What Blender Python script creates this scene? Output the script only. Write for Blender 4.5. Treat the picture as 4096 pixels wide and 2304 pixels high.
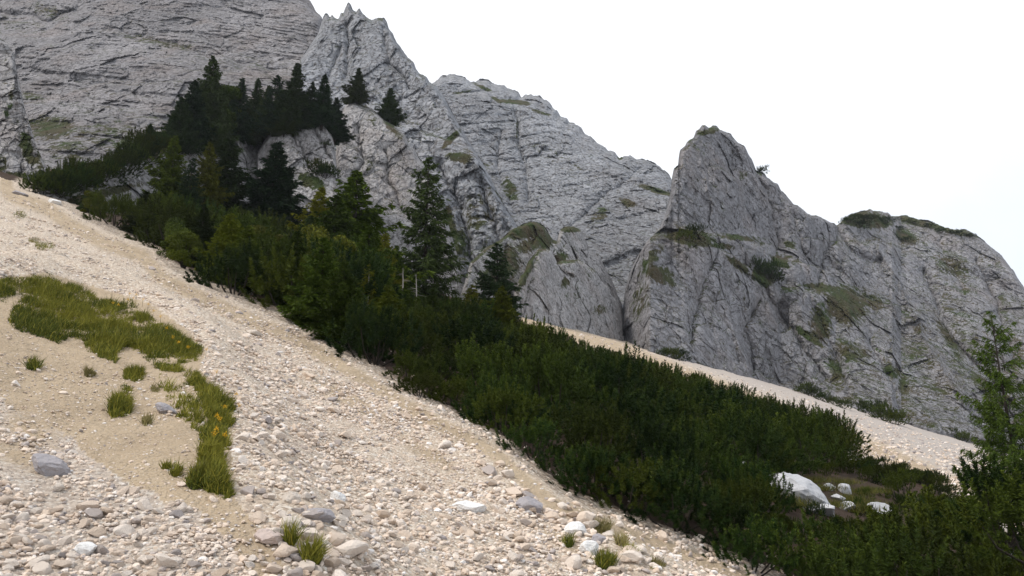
import bpy, math, time
import numpy as np
T0 = time.time()
R = math.radians
sc = bpy.context.scene
for o in list(bpy.data.objects): bpy.data.objects.remove(o)
COL = sc.collection

# ------------------------------------------------------------------ camera, sky, sun, exposure
PITCH = 16.0
LENS = 28.0
cam = bpy.data.objects.new('camera', bpy.data.cameras.new('camera')); COL.objects.link(cam)
cam.data.lens = LENS; cam.data.sensor_width = 36
cam.data.clip_start = 0.1; cam.data.clip_end = 5000
cam.location = (0, 0, 0); cam.rotation_euler = (R(90 + PITCH), 0, 0)
sc.camera = cam

SUN_EL, SUN_AZ = 52.0, -118.0          # azimuth from +Y towards +X
world = bpy.data.worlds.new("World"); sc.world = world; world.use_nodes = True
wt = world.node_tree; wn = wt.nodes; wn.clear()
sky = wn.new('ShaderNodeTexSky'); sky.sky_type = 'NISHITA'; sky.sun_disc = False
sky.sun_elevation = R(SUN_EL); sky.sun_rotation = R(SUN_AZ); sky.air_density = 1.0; sky.dust_density = 2.0
bg = wn.new('ShaderNodeBackground'); bg.inputs['Strength'].default_value = 0.1
bg2 = wn.new('ShaderNodeBackground'); bg2.inputs['Strength'].default_value = 1.0
tc = wn.new('ShaderNodeTexCoord')
ns = wn.new('ShaderNodeTexNoise'); ns.inputs['Scale'].default_value = 1.7; ns.inputs['Detail'].default_value = 5
rp = wn.new('ShaderNodeValToRGB')
rp.color_ramp.elements[0].position = .22; rp.color_ramp.elements[0].color = (.66, .72, .80, 1)
rp.color_ramp.elements[1].position = .62; rp.color_ramp.elements[1].color = (.98, 1.0, 1.03, 1)
mx = wn.new('ShaderNodeMixShader'); mx.inputs[0].default_value = .9
wo = wn.new('ShaderNodeOutputWorld')
wt.links.new(sky.outputs[0], bg.inputs[0]); wt.links.new(tc.outputs['Generated'], ns.inputs['Vector'])
sx = wn.new('ShaderNodeSeparateXYZ'); wt.links.new(tc.outputs['Generated'], sx.inputs[0])
ma = wn.new('ShaderNodeMath'); ma.operation = 'MULTIPLY_ADD'; ma.inputs[1].default_value = -.30; wt.links.new(sx.outputs[0], ma.inputs[0]); wt.links.new(ns.outputs[0], ma.inputs[2])
wt.links.new(ma.outputs[0], rp.inputs[0]); wt.links.new(rp.outputs[0], bg2.inputs[0])
wt.links.new(bg.outputs[0], mx.inputs[1]); wt.links.new(bg2.outputs[0], mx.inputs[2]); wt.links.new(mx.outputs[0], wo.inputs[0])

sl = bpy.data.lights.new('sun', 'SUN'); sl.energy = 2.0; sl.angle = R(9); sl.color = (1.0, .94, .86)
sun = bpy.data.objects.new('sun', sl); COL.objects.link(sun)
sun.rotation_euler = (R(90 - SUN_EL), 0, R(180 - SUN_AZ))
sc.view_settings.view_transform = 'Standard'; sc.view_settings.look = 'None'
sc.view_settings.exposure = 0.42; sc.view_settings.gamma = 1.0

# ------------------------------------------------------------------ numeric helpers
F = 1024 * LENS / 36.0
CP, SP = math.cos(R(PITCH)), math.sin(R(PITCH))
def ray(px, py):
    "direction through a picture point, scaled so y = 1: returns u, v"
    X = (np.asarray(px, float) - 512) / F; Y = (288 - np.asarray(py, float)) / F
    d = CP - Y * SP
    return X / d, (SP + Y * CP) / d
def topx(x, y, z):
    f = y * CP + z * SP; up = -y * SP + z * CP
    return 512 + F * x / f, 288 - F * up / f

def _h(ix, iy, iz, s):
    h = (ix.astype(np.int64) * 374761393 + iy.astype(np.int64) * 668265263 + iz.astype(np.int64) * 2147483647 + s * 974634777) & 0xFFFFFFFF
    h = ((h ^ (h >> 13)) * 1274126177) & 0xFFFFFFFF
    h = ((h ^ (h >> 16)) * 2246822519) & 0xFFFFFFFF
    return ((h ^ (h >> 15)) & 0xFFFFFF).astype(np.float32) / np.float32(0xFFFFFF)
def vnoise(x, y, z, s=0):
    x = np.asarray(x, np.float32); y = np.asarray(y, np.float32); z = np.asarray(z, np.float32)
    x, y, z = np.broadcast_arrays(x, y, z)
    ix, iy, iz = np.floor(x), np.floor(y), np.floor(z)
    fx, fy, fz = x - ix, y - iy, z - iz
    fx = fx * fx * (3 - 2 * fx); fy = fy * fy * (3 - 2 * fy); fz = fz * fz * (3 - 2 * fz)
    r = 0
    for a in (0, 1):
        for b in (0, 1):
            for c in (0, 1):
                r = r + _h(ix + a, iy + b, iz + c, s) * (fx if a else 1 - fx) * (fy if b else 1 - fy) * (fz if c else 1 - fz)
    return r * 2 - 1
def fbm(x, y, z, oct=4, s=0, gain=.5):
    r = 0; a = 1; t = 0
    for k in range(oct):
        r = r + a * vnoise(x * 2 ** k, y * 2 ** k, z * 2 ** k, s + k * 17); t += a; a *= gain
    return r / t
def facet(x, y, z, s=0, tilt=1.0):
    "blocky rock: every Voronoi cell is a tilted plane; returns height"
    ix, iy, iz = np.floor(x), np.floor(y), np.floor(z)
    best = np.full(x.shape, 1e9, np.float32); sec = best.copy(); val = np.zeros(x.shape, np.float32)
    for a in (-1, 0, 1):
        for b in (-1, 0, 1):
            for c in (-1, 0, 1):
                jx, jy, jz = ix + a, iy + b, iz + c
                r1 = _h(jx, jy, jz, s); r2 = _h(jx, jy, jz, s + 1); r3 = _h(jx, jy, jz, s + 2)
                dx, dy, dz = x - jx - r1, y - jy - r2, z - jz - r3
                d = dx * dx + dy * dy + dz * dz
                v = (r1 + r2 - 1) * .5 + tilt * ((r2 - .5) * dx * 2 + (r3 - .35) * dz * 2)
                m = d < best
                sec = np.where(m, best, np.minimum(sec, d)); val = np.where(m, v, val); best = np.where(m, d, best)
    edge = np.sqrt(sec) - np.sqrt(best)
    return val - .12 * np.clip(1 - edge / .10, 0, 1)
def sstep(a, b, x):
    t = np.clip((x - a) / (b - a), 0, 1); return t * t * (3 - 2 * t)
def seg_dist(px, py, pts):
    "distance to a polyline, and sign (+ on its left going along)"
    px = np.asarray(px, np.float32); py = np.asarray(py, np.float32)
    best = np.full(px.shape, 1e9, np.float32); sg = np.zeros(px.shape, np.float32)
    for (x0, y0), (x1, y1) in zip(pts[:-1], pts[1:]):
        dx, dy = x1 - x0, y1 - y0; L = dx * dx + dy * dy + 1e-9
        t = np.clip(((px - x0) * dx + (py - y0) * dy) / L, 0, 1)
        d = np.hypot(px - x0 - t * dx, py - y0 - t * dy)
        m = d < best
        best = np.where(m, d, best); sg = np.where(m, np.sign(dx * (py - y0) - dy * (px - x0)), sg)
    return best, sg
def inpoly(px, py, poly):
    c = np.zeros(np.shape(px), bool); n = len(poly)
    for i in range(n):
        x0, y0 = poly[i]; x1, y1 = poly[(i + 1) % n]
        if y0 == y1: continue
        k = ((y0 > py) != (y1 > py)) & (px < (x1 - x0) * (py - y0) / (y1 - y0) + x0)
        c ^= k
    return c

# ------------------------------------------------------------------ object helpers
def tag(o, label=None, cat=None, group=None, kind=None):
    for k, v in (('label', label), ('category', cat), ('group', group), ('kind', kind)):
        if v: o[k] = v
    return o
def npmesh(name, V, polys, mat=None, smooth=False, attrs=None, sizes=None):
    me = bpy.data.meshes.new(name)
    V = np.asarray(V, np.float32); polys = np.asarray(polys, np.int32)
    n = polys.shape[1]
    me.vertices.add(len(V)); me.vertices.foreach_set('co', V.ravel())
    me.loops.add(polys.size); me.loops.foreach_set('vertex_index', polys.ravel())
    me.polygons.add(len(polys))
    me.polygons.foreach_set('loop_start', np.arange(0, polys.size, n, dtype=np.int32))
    if not smooth: me.polygons.foreach_set('use_smooth', np.zeros(len(polys), bool))
    else: me.polygons.foreach_set('use_smooth', np.ones(len(polys), bool))
    for k, a in (attrs or {}).items():
        at = me.attributes.new(k, 'FLOAT', 'POINT'); at.data.foreach_set('value', np.asarray(a, np.float32).ravel())
    me.update(calc_edges=True)
    if mat: me.materials.append(mat)
    return me
def obj(name, me, parent=None, loc=None):
    o = bpy.data.objects.new(name, me); COL.objects.link(o)
    if parent: o.parent = parent
    if loc is not None: o.location = loc
    return o
def empty(name, loc=(0, 0, 0), rz=0, s=1):
    o = bpy.data.objects.new(name, None); COL.objects.link(o); o.empty_display_size = .2
    o.location = loc; o.rotation_euler = (0, 0, rz); o.scale = (s, s, s) if not hasattr(s, '__len__') else s
    return o
def copy_tree(o, parent=None):
    c = o.copy(); COL.objects.link(c)
    if parent: c.parent = parent
    for ch in list(o.children): copy_tree(ch, c)
    return c
def gridfaces(nr, nc):
    i = np.arange(nr - 1)[:, None] * nc + np.arange(nc - 1)[None, :]
    return np.stack([i, i + 1, i + nc + 1, i + nc], -1).reshape(-1, 4)

# ------------------------------------------------------------------ materials
class NT:
    def __init__(s, name, rough=.9, spec=.2):
        s.m = bpy.data.materials.new(name); s.m.use_nodes = True; s.t = s.m.node_tree
        s.b = s.t.nodes['Principled BSDF']; s.b.inputs['Roughness'].default_value = rough
        s.b.inputs['Specular IOR Level'].default_value = spec
    def n(s, typ, **kw):
        d = s.t.nodes.new(typ)
        for k, v in kw.items(): setattr(d, k, v)
        return d
    def l(s, a, b): s.t.links.new(a, b)
    def setin(s, sock, v):
        if isinstance(v, bpy.types.NodeSocket): s.l(v, sock)
        else: sock.default_value = v if not (hasattr(v, '__len__') and len(v) == 3 and sock.type == 'RGBA') else (*v, 1)
    def attr(s, name): return s.n('ShaderNodeAttribute', attribute_name=name).outputs['Fac']
    def coord(s, sc=(1, 1, 1), rot=(0, 0, 0)):
        t = s.n('ShaderNodeTexCoord'); m = s.n('ShaderNodeMapping')
        m.inputs['Scale'].default_value = sc; m.inputs['Rotation'].default_value = rot
        s.l(t.outputs['Object'], m.inputs[0]); return m.outputs[0]
    def noise(s, vec, scale, detail=4, rough=.55, dist=0):
        d = s.n('ShaderNodeTexNoise'); d.inputs['Scale'].default_value = scale; d.inputs['Detail'].default_value = detail
        d.inputs['Roughness'].default_value = rough; d.inputs['Distortion'].default_value = dist
        s.l(vec, d.inputs['Vector']); return d.outputs['Fac']
    def voro(s, vec, scale, feature='F1', out='Distance'):
        d = s.n('ShaderNodeTexVoronoi', feature=feature); d.inputs['Scale'].default_value = scale
        s.l(vec, d.inputs['Vector']); return d.outputs[out]
    def ramp(s, f, stops):
        d = s.n('ShaderNodeValToRGB'); e = d.color_ramp.elements
        while len(e) < len(stops): e.new(.5)
        for i, (p, c) in enumerate(stops):
            e[i].position = p; e[i].color = (c, c, c, 1) if not hasattr(c, '__len__') else (*c, 1)
        s.setin(d.inputs[0], f); return d.outputs[0]
    def mix(s, f, a, b, typ='MIX'):
        d = s.n('ShaderNodeMix', data_type='RGBA', blend_type=typ)
        s.setin(d.inputs[0], f); s.setin(d.inputs[6], a); s.setin(d.inputs[7], b); return d.outputs[2]
    def math(s, op, a, b=0.0, c=0.0):
        d = s.n('ShaderNodeMath', operation=op); s.setin(d.inputs[0], a); s.setin(d.inputs[1], b); s.setin(d.inputs[2], c); return d.outputs[0]
    def bump(s, h, dist, strength=1.0, prev=None):
        d = s.n('ShaderNodeBump'); d.inputs['Distance'].default_value = dist; d.inputs['Strength'].default_value = strength
        s.setin(d.inputs['Height'], h)
        if prev is not None: s.l(prev, d.inputs['Normal'])
        return d.outputs[0]
    def warp(s, vec, scale, amt):
        nz = s.n('ShaderNodeTexNoise'); nz.inputs['Scale'].default_value = scale; nz.inputs['Detail'].default_value = 3
        s.l(vec, nz.inputs['Vector'])
        a = s.n('ShaderNodeVectorMath', operation='MULTIPLY_ADD'); s.l(nz.outputs['Color'], a.inputs[0])
        a.inputs[1].default_value = (amt,) * 3; s.l(vec, a.inputs[2]); return a.outputs[0]
    def done(s, col, nrm=None):
        s.setin(s.b.inputs['Base Color'], col)
        if nrm is not None: s.l(nrm, s.b.inputs['Normal'])
        return s.m

def rock_material(name, size, lo, hi, aniso=(1, 1, 1), rot=(0, 0, 0), crack=.55, brown=.5):
    "limestone: size = metres of a typical block"
    k = NT(name, .92, .15)
    v0 = k.coord(aniso, rot); v = k.warp(v0, .6 / size, .8 * size)
    f1 = k.noise(v0, .07 / size, 6, .6); f2 = k.noise(v, .9 / size, 7, .68)
    base = k.mix(k.ramp(f2, [(.3, 0.), (.7, 1.)]), lo, hi)
    tone = k.ramp(f1, [(.3, .72), (.7, 1.18)])
    base = k.mix(1.0, base, tone, 'MULTIPLY')
    # brown and rusty stains, and joints painted dark for lichen, turf and crack shade
    st = k.ramp(k.noise(v0, .16 / size, 5, .62, .6), [(.50, 0.), (.68, 1.)])
    base = k.mix(k.math('MULTIPLY', st, .42 * brown), base, (.24, .18, .15))
    e1 = k.voro(v, .45 / size, 'DISTANCE_TO_EDGE'); e2 = k.voro(v, 1.5 / size, 'DISTANCE_TO_EDGE')
    c1 = k.ramp(e1, [(0., 0.), (.035, 1.)]); c2 = k.ramp(e2, [(0., 0.), (.16, 1.)])
    zone = k.ramp(k.noise(v0, .5 / size, 5), [(.46, 0.), (.6, 1.)])
    brk = k.ramp(k.noise(v0, 2.1 / size, 3), [(.46, 0.), (.56, 1.)])
    cr = k.math('MULTIPLY', k.math('SUBTRACT', 1.0, c1), zone)
    dash = k.math('MULTIPLY', k.math('SUBTRACT', 1.0, c2), brk)
    base = k.mix(k.math('MULTIPLY', k.math('MAXIMUM', k.math('MULTIPLY', cr, .5), dash), crack), base, (.075, .066, .062))
    # turf and moss where the attribute says so, and on gentle ledges
    veg = k.attr('veg'); nz = k.n('ShaderNodeNewGeometry'); sep = k.n('ShaderNodeSeparateXYZ'); k.l(nz.outputs['Normal'], sep.inputs[0])
    ledge = k.math('MULTIPLY', k.ramp(sep.outputs[2], [(.62, 0.), (.85, 1.)]), k.attr('ledge'))
    vn = k.noise(v0, 1.3 / size, 6, .7)
    tot = k.math("ADD", k.math("ADD", k.math("ADD", veg, .04), ledge), k.math('MULTIPLY', k.math('SUBTRACT', vn, .5), 1.9))
    vf = k.ramp(tot, [(.44, 0.), (.60, 1.)])
    gc = k.mix(k.ramp(k.noise(v0, .35 / size, 4), [(.35, 0.), (.65, 1.)]), (.070, .056, .032), (.038, .056, .016))
    base = k.mix(vf, base, gc)
    n1 = k.bump(c1, .14 * size, .7)
    n2 = k.bump(c2, .08 * size, .8, n1)
    n3 = k.bump(k.noise(v, 2.2 / size, 8, .7), .32 * size, 1.0, n2)
    return k.done(base, n3)

M = {}
M['wall'] = rock_material('far_limestone', 2.6, (.170, .163, .171), (.332, .318, .325), (1, 1, 1.3), (0, R(-14), 0), .75, .75)
M['mid'] = rock_material('mid_limestone', 2.6, (.195, .201, .218), (.385, .393, .418), (1, 1, 1.15), (0, R(18), 0), .85, .3)
M['peak'] = rock_material('peak_limestone', 2.4, (.166, .163, .173), (.340, .332, .347), (1, 1, 1), (0, R(-30), 0), .6, .6)
M['near'] = rock_material('near_limestone', 1.3, (.24, .232, .232), (.49, .47, .47), (1.1, 1, .9), (0, R(-12), 0), .7, .8)

def ground_material():
    k = NT('scree_ground', .95, .1)
    v = k.coord(); fine = k.attr('fine'); soil = k.attr('soil'); grey = k.attr('grey')
    n1 = k.noise(v, .8, 5, .6); n2 = k.noise(v, 9, 6, .7); n3 = k.noise(v, 38, 4, .7)
    # small pebbles too small to model
    vz = k.n('ShaderNodeTexVoronoi'); vz.inputs['Scale'].default_value = 26; k.l(v, vz.inputs['Vector'])
    vb = k.n('ShaderNodeTexVoronoi'); vb.inputs['Scale'].default_value = 9; k.l(v, vb.inputs['Vector'])
    sepc = k.n('ShaderNodeSeparateColor'); k.l(vz.outputs['Color'], sepc.inputs[0])
    stone = k.ramp(sepc.outputs[0], [(0., (.38, .30, .235)), (.35, (.52, .425, .335)), (.7, (.60, .50, .40)), (1., (.72, .66, .58))])  # ground toned down, painting shade into the gaps between loose stones
    stone = k.mix(k.math('MULTIPLY', grey, .8), stone, (.36, .335, .33))
    dirt = k.mix(k.ramp(n1, [(.3, 0.), (.7, 1.)]), (.34, .25, .16), (.49, .375, .25))
    dirt = k.mix(k.ramp(n3, [(.35, 0.), (.7, .6)]), dirt, (.52, .45, .36))
    f = k.ramp(k.math('ADD', fine, k.math('MULTIPLY', k.math('SUBTRACT', n2, .5), .9)), [(.3, 0.), (.7, 1.)])
    col = k.mix(f, stone, dirt)
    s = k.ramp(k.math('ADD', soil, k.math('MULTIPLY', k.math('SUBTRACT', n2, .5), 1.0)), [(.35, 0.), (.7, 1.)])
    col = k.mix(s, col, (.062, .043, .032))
    h = k.math('ADD', k.math('MULTIPLY', vz.outputs['Distance'], -.6), k.math('MULTIPLY', n3, .5))
    b = k.bump(h, .035, .9)
    b = k.bump(k.math('MULTIPLY', vb.outputs['Distance'], -1.0), .05, .55, b)
    b = k.bump(n2, .10, .7, b)
    return k.done(col, b)
M['ground'] = ground_material()

def stone_material(name, island=True, col=None):
    k = NT(name, .9, .2); v = k.coord()
    n = k.noise(v, 11, 7, .7); n2 = k.noise(v, 55, 4, .7)
    if col is None:
        a = k.attr('tint')
        c = k.ramp(a, [(0., (.33, .30, .30)), (.16, (.46, .40, .37)), (.3, (.63, .50, .39)), (.55, (.73, .61, .51)), (.8, (.79, .70, .62)), (1., (.84, .80, .77))])
    else: c = k.mix(k.ramp(n, [(.3, 0.), (.7, 1.)]), tuple(x * .8 for x in col), col)
    c = k.mix(k.ramp(n2, [(.3, .3), (.6, 0.)]), c, (.30, .25, .21))
    b = k.bump(n, .05, .7); b = k.bump(n2, .008, .6, b)
    return k.done(c, b)
M['stones'] = stone_material('scree_stone')
M['stone_white'] = stone_material('white_stone', col=(.82, .81, .80))
M['stone_grey'] = stone_material('grey_stone', col=(.37, .35, .37))
M['stone_pale'] = stone_material('pale_stone', col=(.62, .55, .48))
M['stone_pink'] = stone_material('pinkish_stone', col=(.56, .46, .42))

def leaf_material(name, a, b, tip=None, rough=.75, vary=.6):
    k = NT(name, rough, .1)
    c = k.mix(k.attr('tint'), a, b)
    if tip: c = k.mix(k.attr('tip'), c, tip)
    oi = k.n('ShaderNodeObjectInfo')
    c = k.mix(k.ramp(oi.outputs['Random'], [(.2, 0.), (1., vary)]), c, tuple(x * y for x, y in zip(b, (2.2, 1.35, .8))))
    if vary:                                             # some plants are paler, some darker
        fr = k.math('FRACT', k.math('MULTIPLY', oi.outputs['Random'], 7.31)); c = k.mix(1.0, c, k.ramp(fr, [(0., .55), (1., 1.35)]), 'MULTIPLY')
    return k.done(c)
M['pine'] = leaf_material('dwarf_pine_needles', (.010, .026, .005), (.030, .054, .007), (.085, .115, .012))
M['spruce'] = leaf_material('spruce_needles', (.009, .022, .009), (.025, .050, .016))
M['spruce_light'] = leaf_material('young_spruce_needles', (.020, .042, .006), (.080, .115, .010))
M['larch'] = leaf_material('right_conifer_needles', (.024, .048, .008), (.08, .115, .015), vary=0)
M['leaf'] = leaf_material('broad_leaves', (.016, .034, .006), (.050, .075, .009))
M['leaf_yellow'] = leaf_material('yellowish_leaves', (.05, .085, .010), (.10, .13, .012))
M['grass'] = leaf_material('grass_blades', (.038, .060, .010), (.18, .175, .024), (.28, .25, .04), vary=0)
M['dry'] = leaf_material('dry_grass', (.15, .13, .05), (.28, .24, .10), vary=0)
M['turf'] = leaf_material('turf_blades', (.04, .055, .012), (.12, .105, .025), vary=0)
def plain(name, col, rough=.9):
    k = NT(name, rough, .2); v = k.coord((6, 6, 1.5)); n = k.noise(v, 4, 5, .7)
    return k.done(k.mix(n, tuple(x * .6 for x in col), tuple(x * 1.3 for x in col)), k.bump(n, .02, .6))
M['boulder'] = plain('boulder_limestone', (.47, .47, .485))
M['bark'] = plain('bark', (.030, .024, .019)); M['dead'] = plain('dead_wood', (.30, .27, .24)); M['flower'] = plain('yellow_petals', (.75, .42, .02))

# ------------------------------------------------------------------ ground: one sheet
GA, GB, GC = -.3084, .2835, -3.6
MUD = [(-40, 272), (0, 278), (45, 272), (92, 286), (148, 302), (190, 332), (206, 352), (200, 370), (218, 388), (234, 408), (232, 450), (236, 500), (262, 530), (300, 590)]
L1 = [(20, 184), (55, 196), (75, 212), (110, 230), (150, 244), (172, 268), (235, 298), (300, 326), (345, 352), (400, 386), (450, 414), (500, 440), (560, 492), (620, 516), (700, 545), (780, 580), (900, 660)]
L3 = [(-60, 150), (45, 183), (300, 250), (480, 303), (556, 323), (622, 338), (650, 350), (685, 360), (719, 369), (761, 380), (806, 392), (849, 406), (892, 420), (927, 429), (979, 441), (1024, 457), (1200, 515)]
L2 = [(470, 298), (519, 316), (556, 331), (600, 345), (622, 351), (650, 358), (685, 371), (724, 381), (761, 394), (806, 405), (825, 408), (840, 420), (846, 436), (858, 457), (889, 460), (934, 470), (948, 486), (960, 500), (985, 512), (1024, 530), (1100, 560)]
BERM = [(300, 380), (400, 410), (470, 448), (540, 500), (600, 540), (660, 580)]
def plane_y(px, py):
    u, v = ray(px, py); return GC / (v - GA * u - GB)
def to_plane(pts):
    out = []
    for p in pts:
        u, v = ray(*p); y = GC / min(v - GA * u - GB, -.01); out.append((float(u * y), float(y)))
    return out
gMUD, gBERM = to_plane(MUD), to_plane(BERM)
def ground(x, y):
    x = np.asarray(x, np.float32); y = np.asarray(y, np.float32)
    z = GA * x + GB * y + GC
    d, s = seg_dist(x, y, gMUD)
    sd = d * s                                   # negative on the right / far side of the bank
    near = np.exp(-np.maximum(sd if False else -sd, 0) ** 2 / .25)
    inside = (sd < 0)
    z = z + BANK * np.where(inside, np.exp(-(d / 1.6) ** 2), np.exp(-(d / 1.1) ** 2)) * sstep(60, 25, y)
    d2, _ = seg_dist(x, y, gBERM)
    z = z + .28 * np.exp(-(d2 / 1.1) ** 2)
    # grooves running down the fall line and general unevenness
    w = x * .94 + y * .34
    q = -x * .34 + y * .94
    amp = sstep(3, 14, y)
    z = z + (.22 * amp + .05) * fbm(w * .10, q * .33, 0, 3, 5) + .055 * fbm(w * .8, q * 1.3, 0, 3, 9) + .10 * sstep(20, 60, y) * fbm(w * .35, q * .9, 0, 3, 29)
    z = z + 2.0 * np.exp(-(y / 3.2) ** 2 - (x / 5) ** 2)      # the path the camera stands on
    return z
BANK = .55
def hit(px, py, n=10):
    "where the ray through a picture point meets the ground"
    u, v = ray(px, py); den = np.minimum(v - GA * u - GB, -.012)
    y = GC / den
    for i in range(n):
        h = ground(u * y, y) - (GA * u * y + GB * y + GC)
        y = .5 * y + .5 * (GC + h) / den
    return u * y, y, ground(u * y, y)

def build_ground():
    nc, nr = 1000, 760
    u = np.linspace(-1.15, 1.15, nc); y = np.geomspace(1.2, 240, nr)
    Y, U = np.meshgrid(y, u, indexing='ij'); X = U * Y
    Z = ground(X, Y)
    Z = Z + np.clip(.004 * Y, .008, .12) * fbm(X * 2.2, Y * 2.2, 0, 4, 31, .7)
    px, py = topx(X, Y, Z)
    d1, s1 = seg_dist(px, py, L1); d3, _ = seg_dist(px, py, L3); dm, sm = seg_dist(px, py, MUD)
    gx, gy = to_plane(L1), None
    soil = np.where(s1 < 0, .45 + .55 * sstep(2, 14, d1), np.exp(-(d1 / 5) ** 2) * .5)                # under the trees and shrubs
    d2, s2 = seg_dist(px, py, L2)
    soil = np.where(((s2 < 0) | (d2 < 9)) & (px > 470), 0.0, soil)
    fine = np.full(px.shape, .12)
    fine = np.where(sm > 0, .75, fine)
    fine = np.maximum(fine, .9 * np.exp(-((d1 - 14) / 9) ** 2) * (s1 > 0))     # trodden strip beside the shrubs
    jx = px + 14 * fbm(px / 18, py / 18, 0, 4, 61); jy = py + 12 * fbm(px / 18, py / 18, 7, 4, 62)
    low = inpoly(jx, jy, [(-20, 395), (40, 420), (110, 470), (210, 520), (250, 580), (250, 620), (-20, 620)])
    fine = np.where(low, .1, fine)
    for (cx, cy, rx, ry, a) in ((350, 400, 60, 12, 27), (430, 455, 50, 10, 30), (180, 250, 90, 9, 27), (280, 300, 80, 8, 27), (560, 540, 40, 8, 30), (30, 430, 40, 30, 30), (20, 455, 60, 18, 20)):
        c, s_ = math.cos(R(a)), math.sin(R(a)); qx = (px - cx) * c + (py - cy) * s_; qy = -(px - cx) * s_ + (py - cy) * c
        fine = np.maximum(fine, .75 * np.exp(-(qx / rx) ** 2 - (qy / ry) ** 2))
    back = ((s2 < 0) | (d2 < 9)) & (px > 470)
    t = seg_dist(px, py, [(480, 312), (620, 350), (760, 405), (880, 452), (1024, 520), (1150, 580)])[0]
    fine = np.where(back, .85 * np.exp(-(t / 12) ** 2), fine)
    grey = np.where(back, .75 * (1 - np.exp(-(t / 12) ** 2)), .0)
    grey = np.where(low, .35, grey)
    V = np.stack([X, Y, Z], -1).reshape(-1, 3)
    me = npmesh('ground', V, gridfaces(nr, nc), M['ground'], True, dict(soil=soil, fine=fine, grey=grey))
    o = obj('ground', me); tag(o, 'pale limestone scree slope falling to the right', 'ground', kind='structure')
build_ground()

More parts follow.
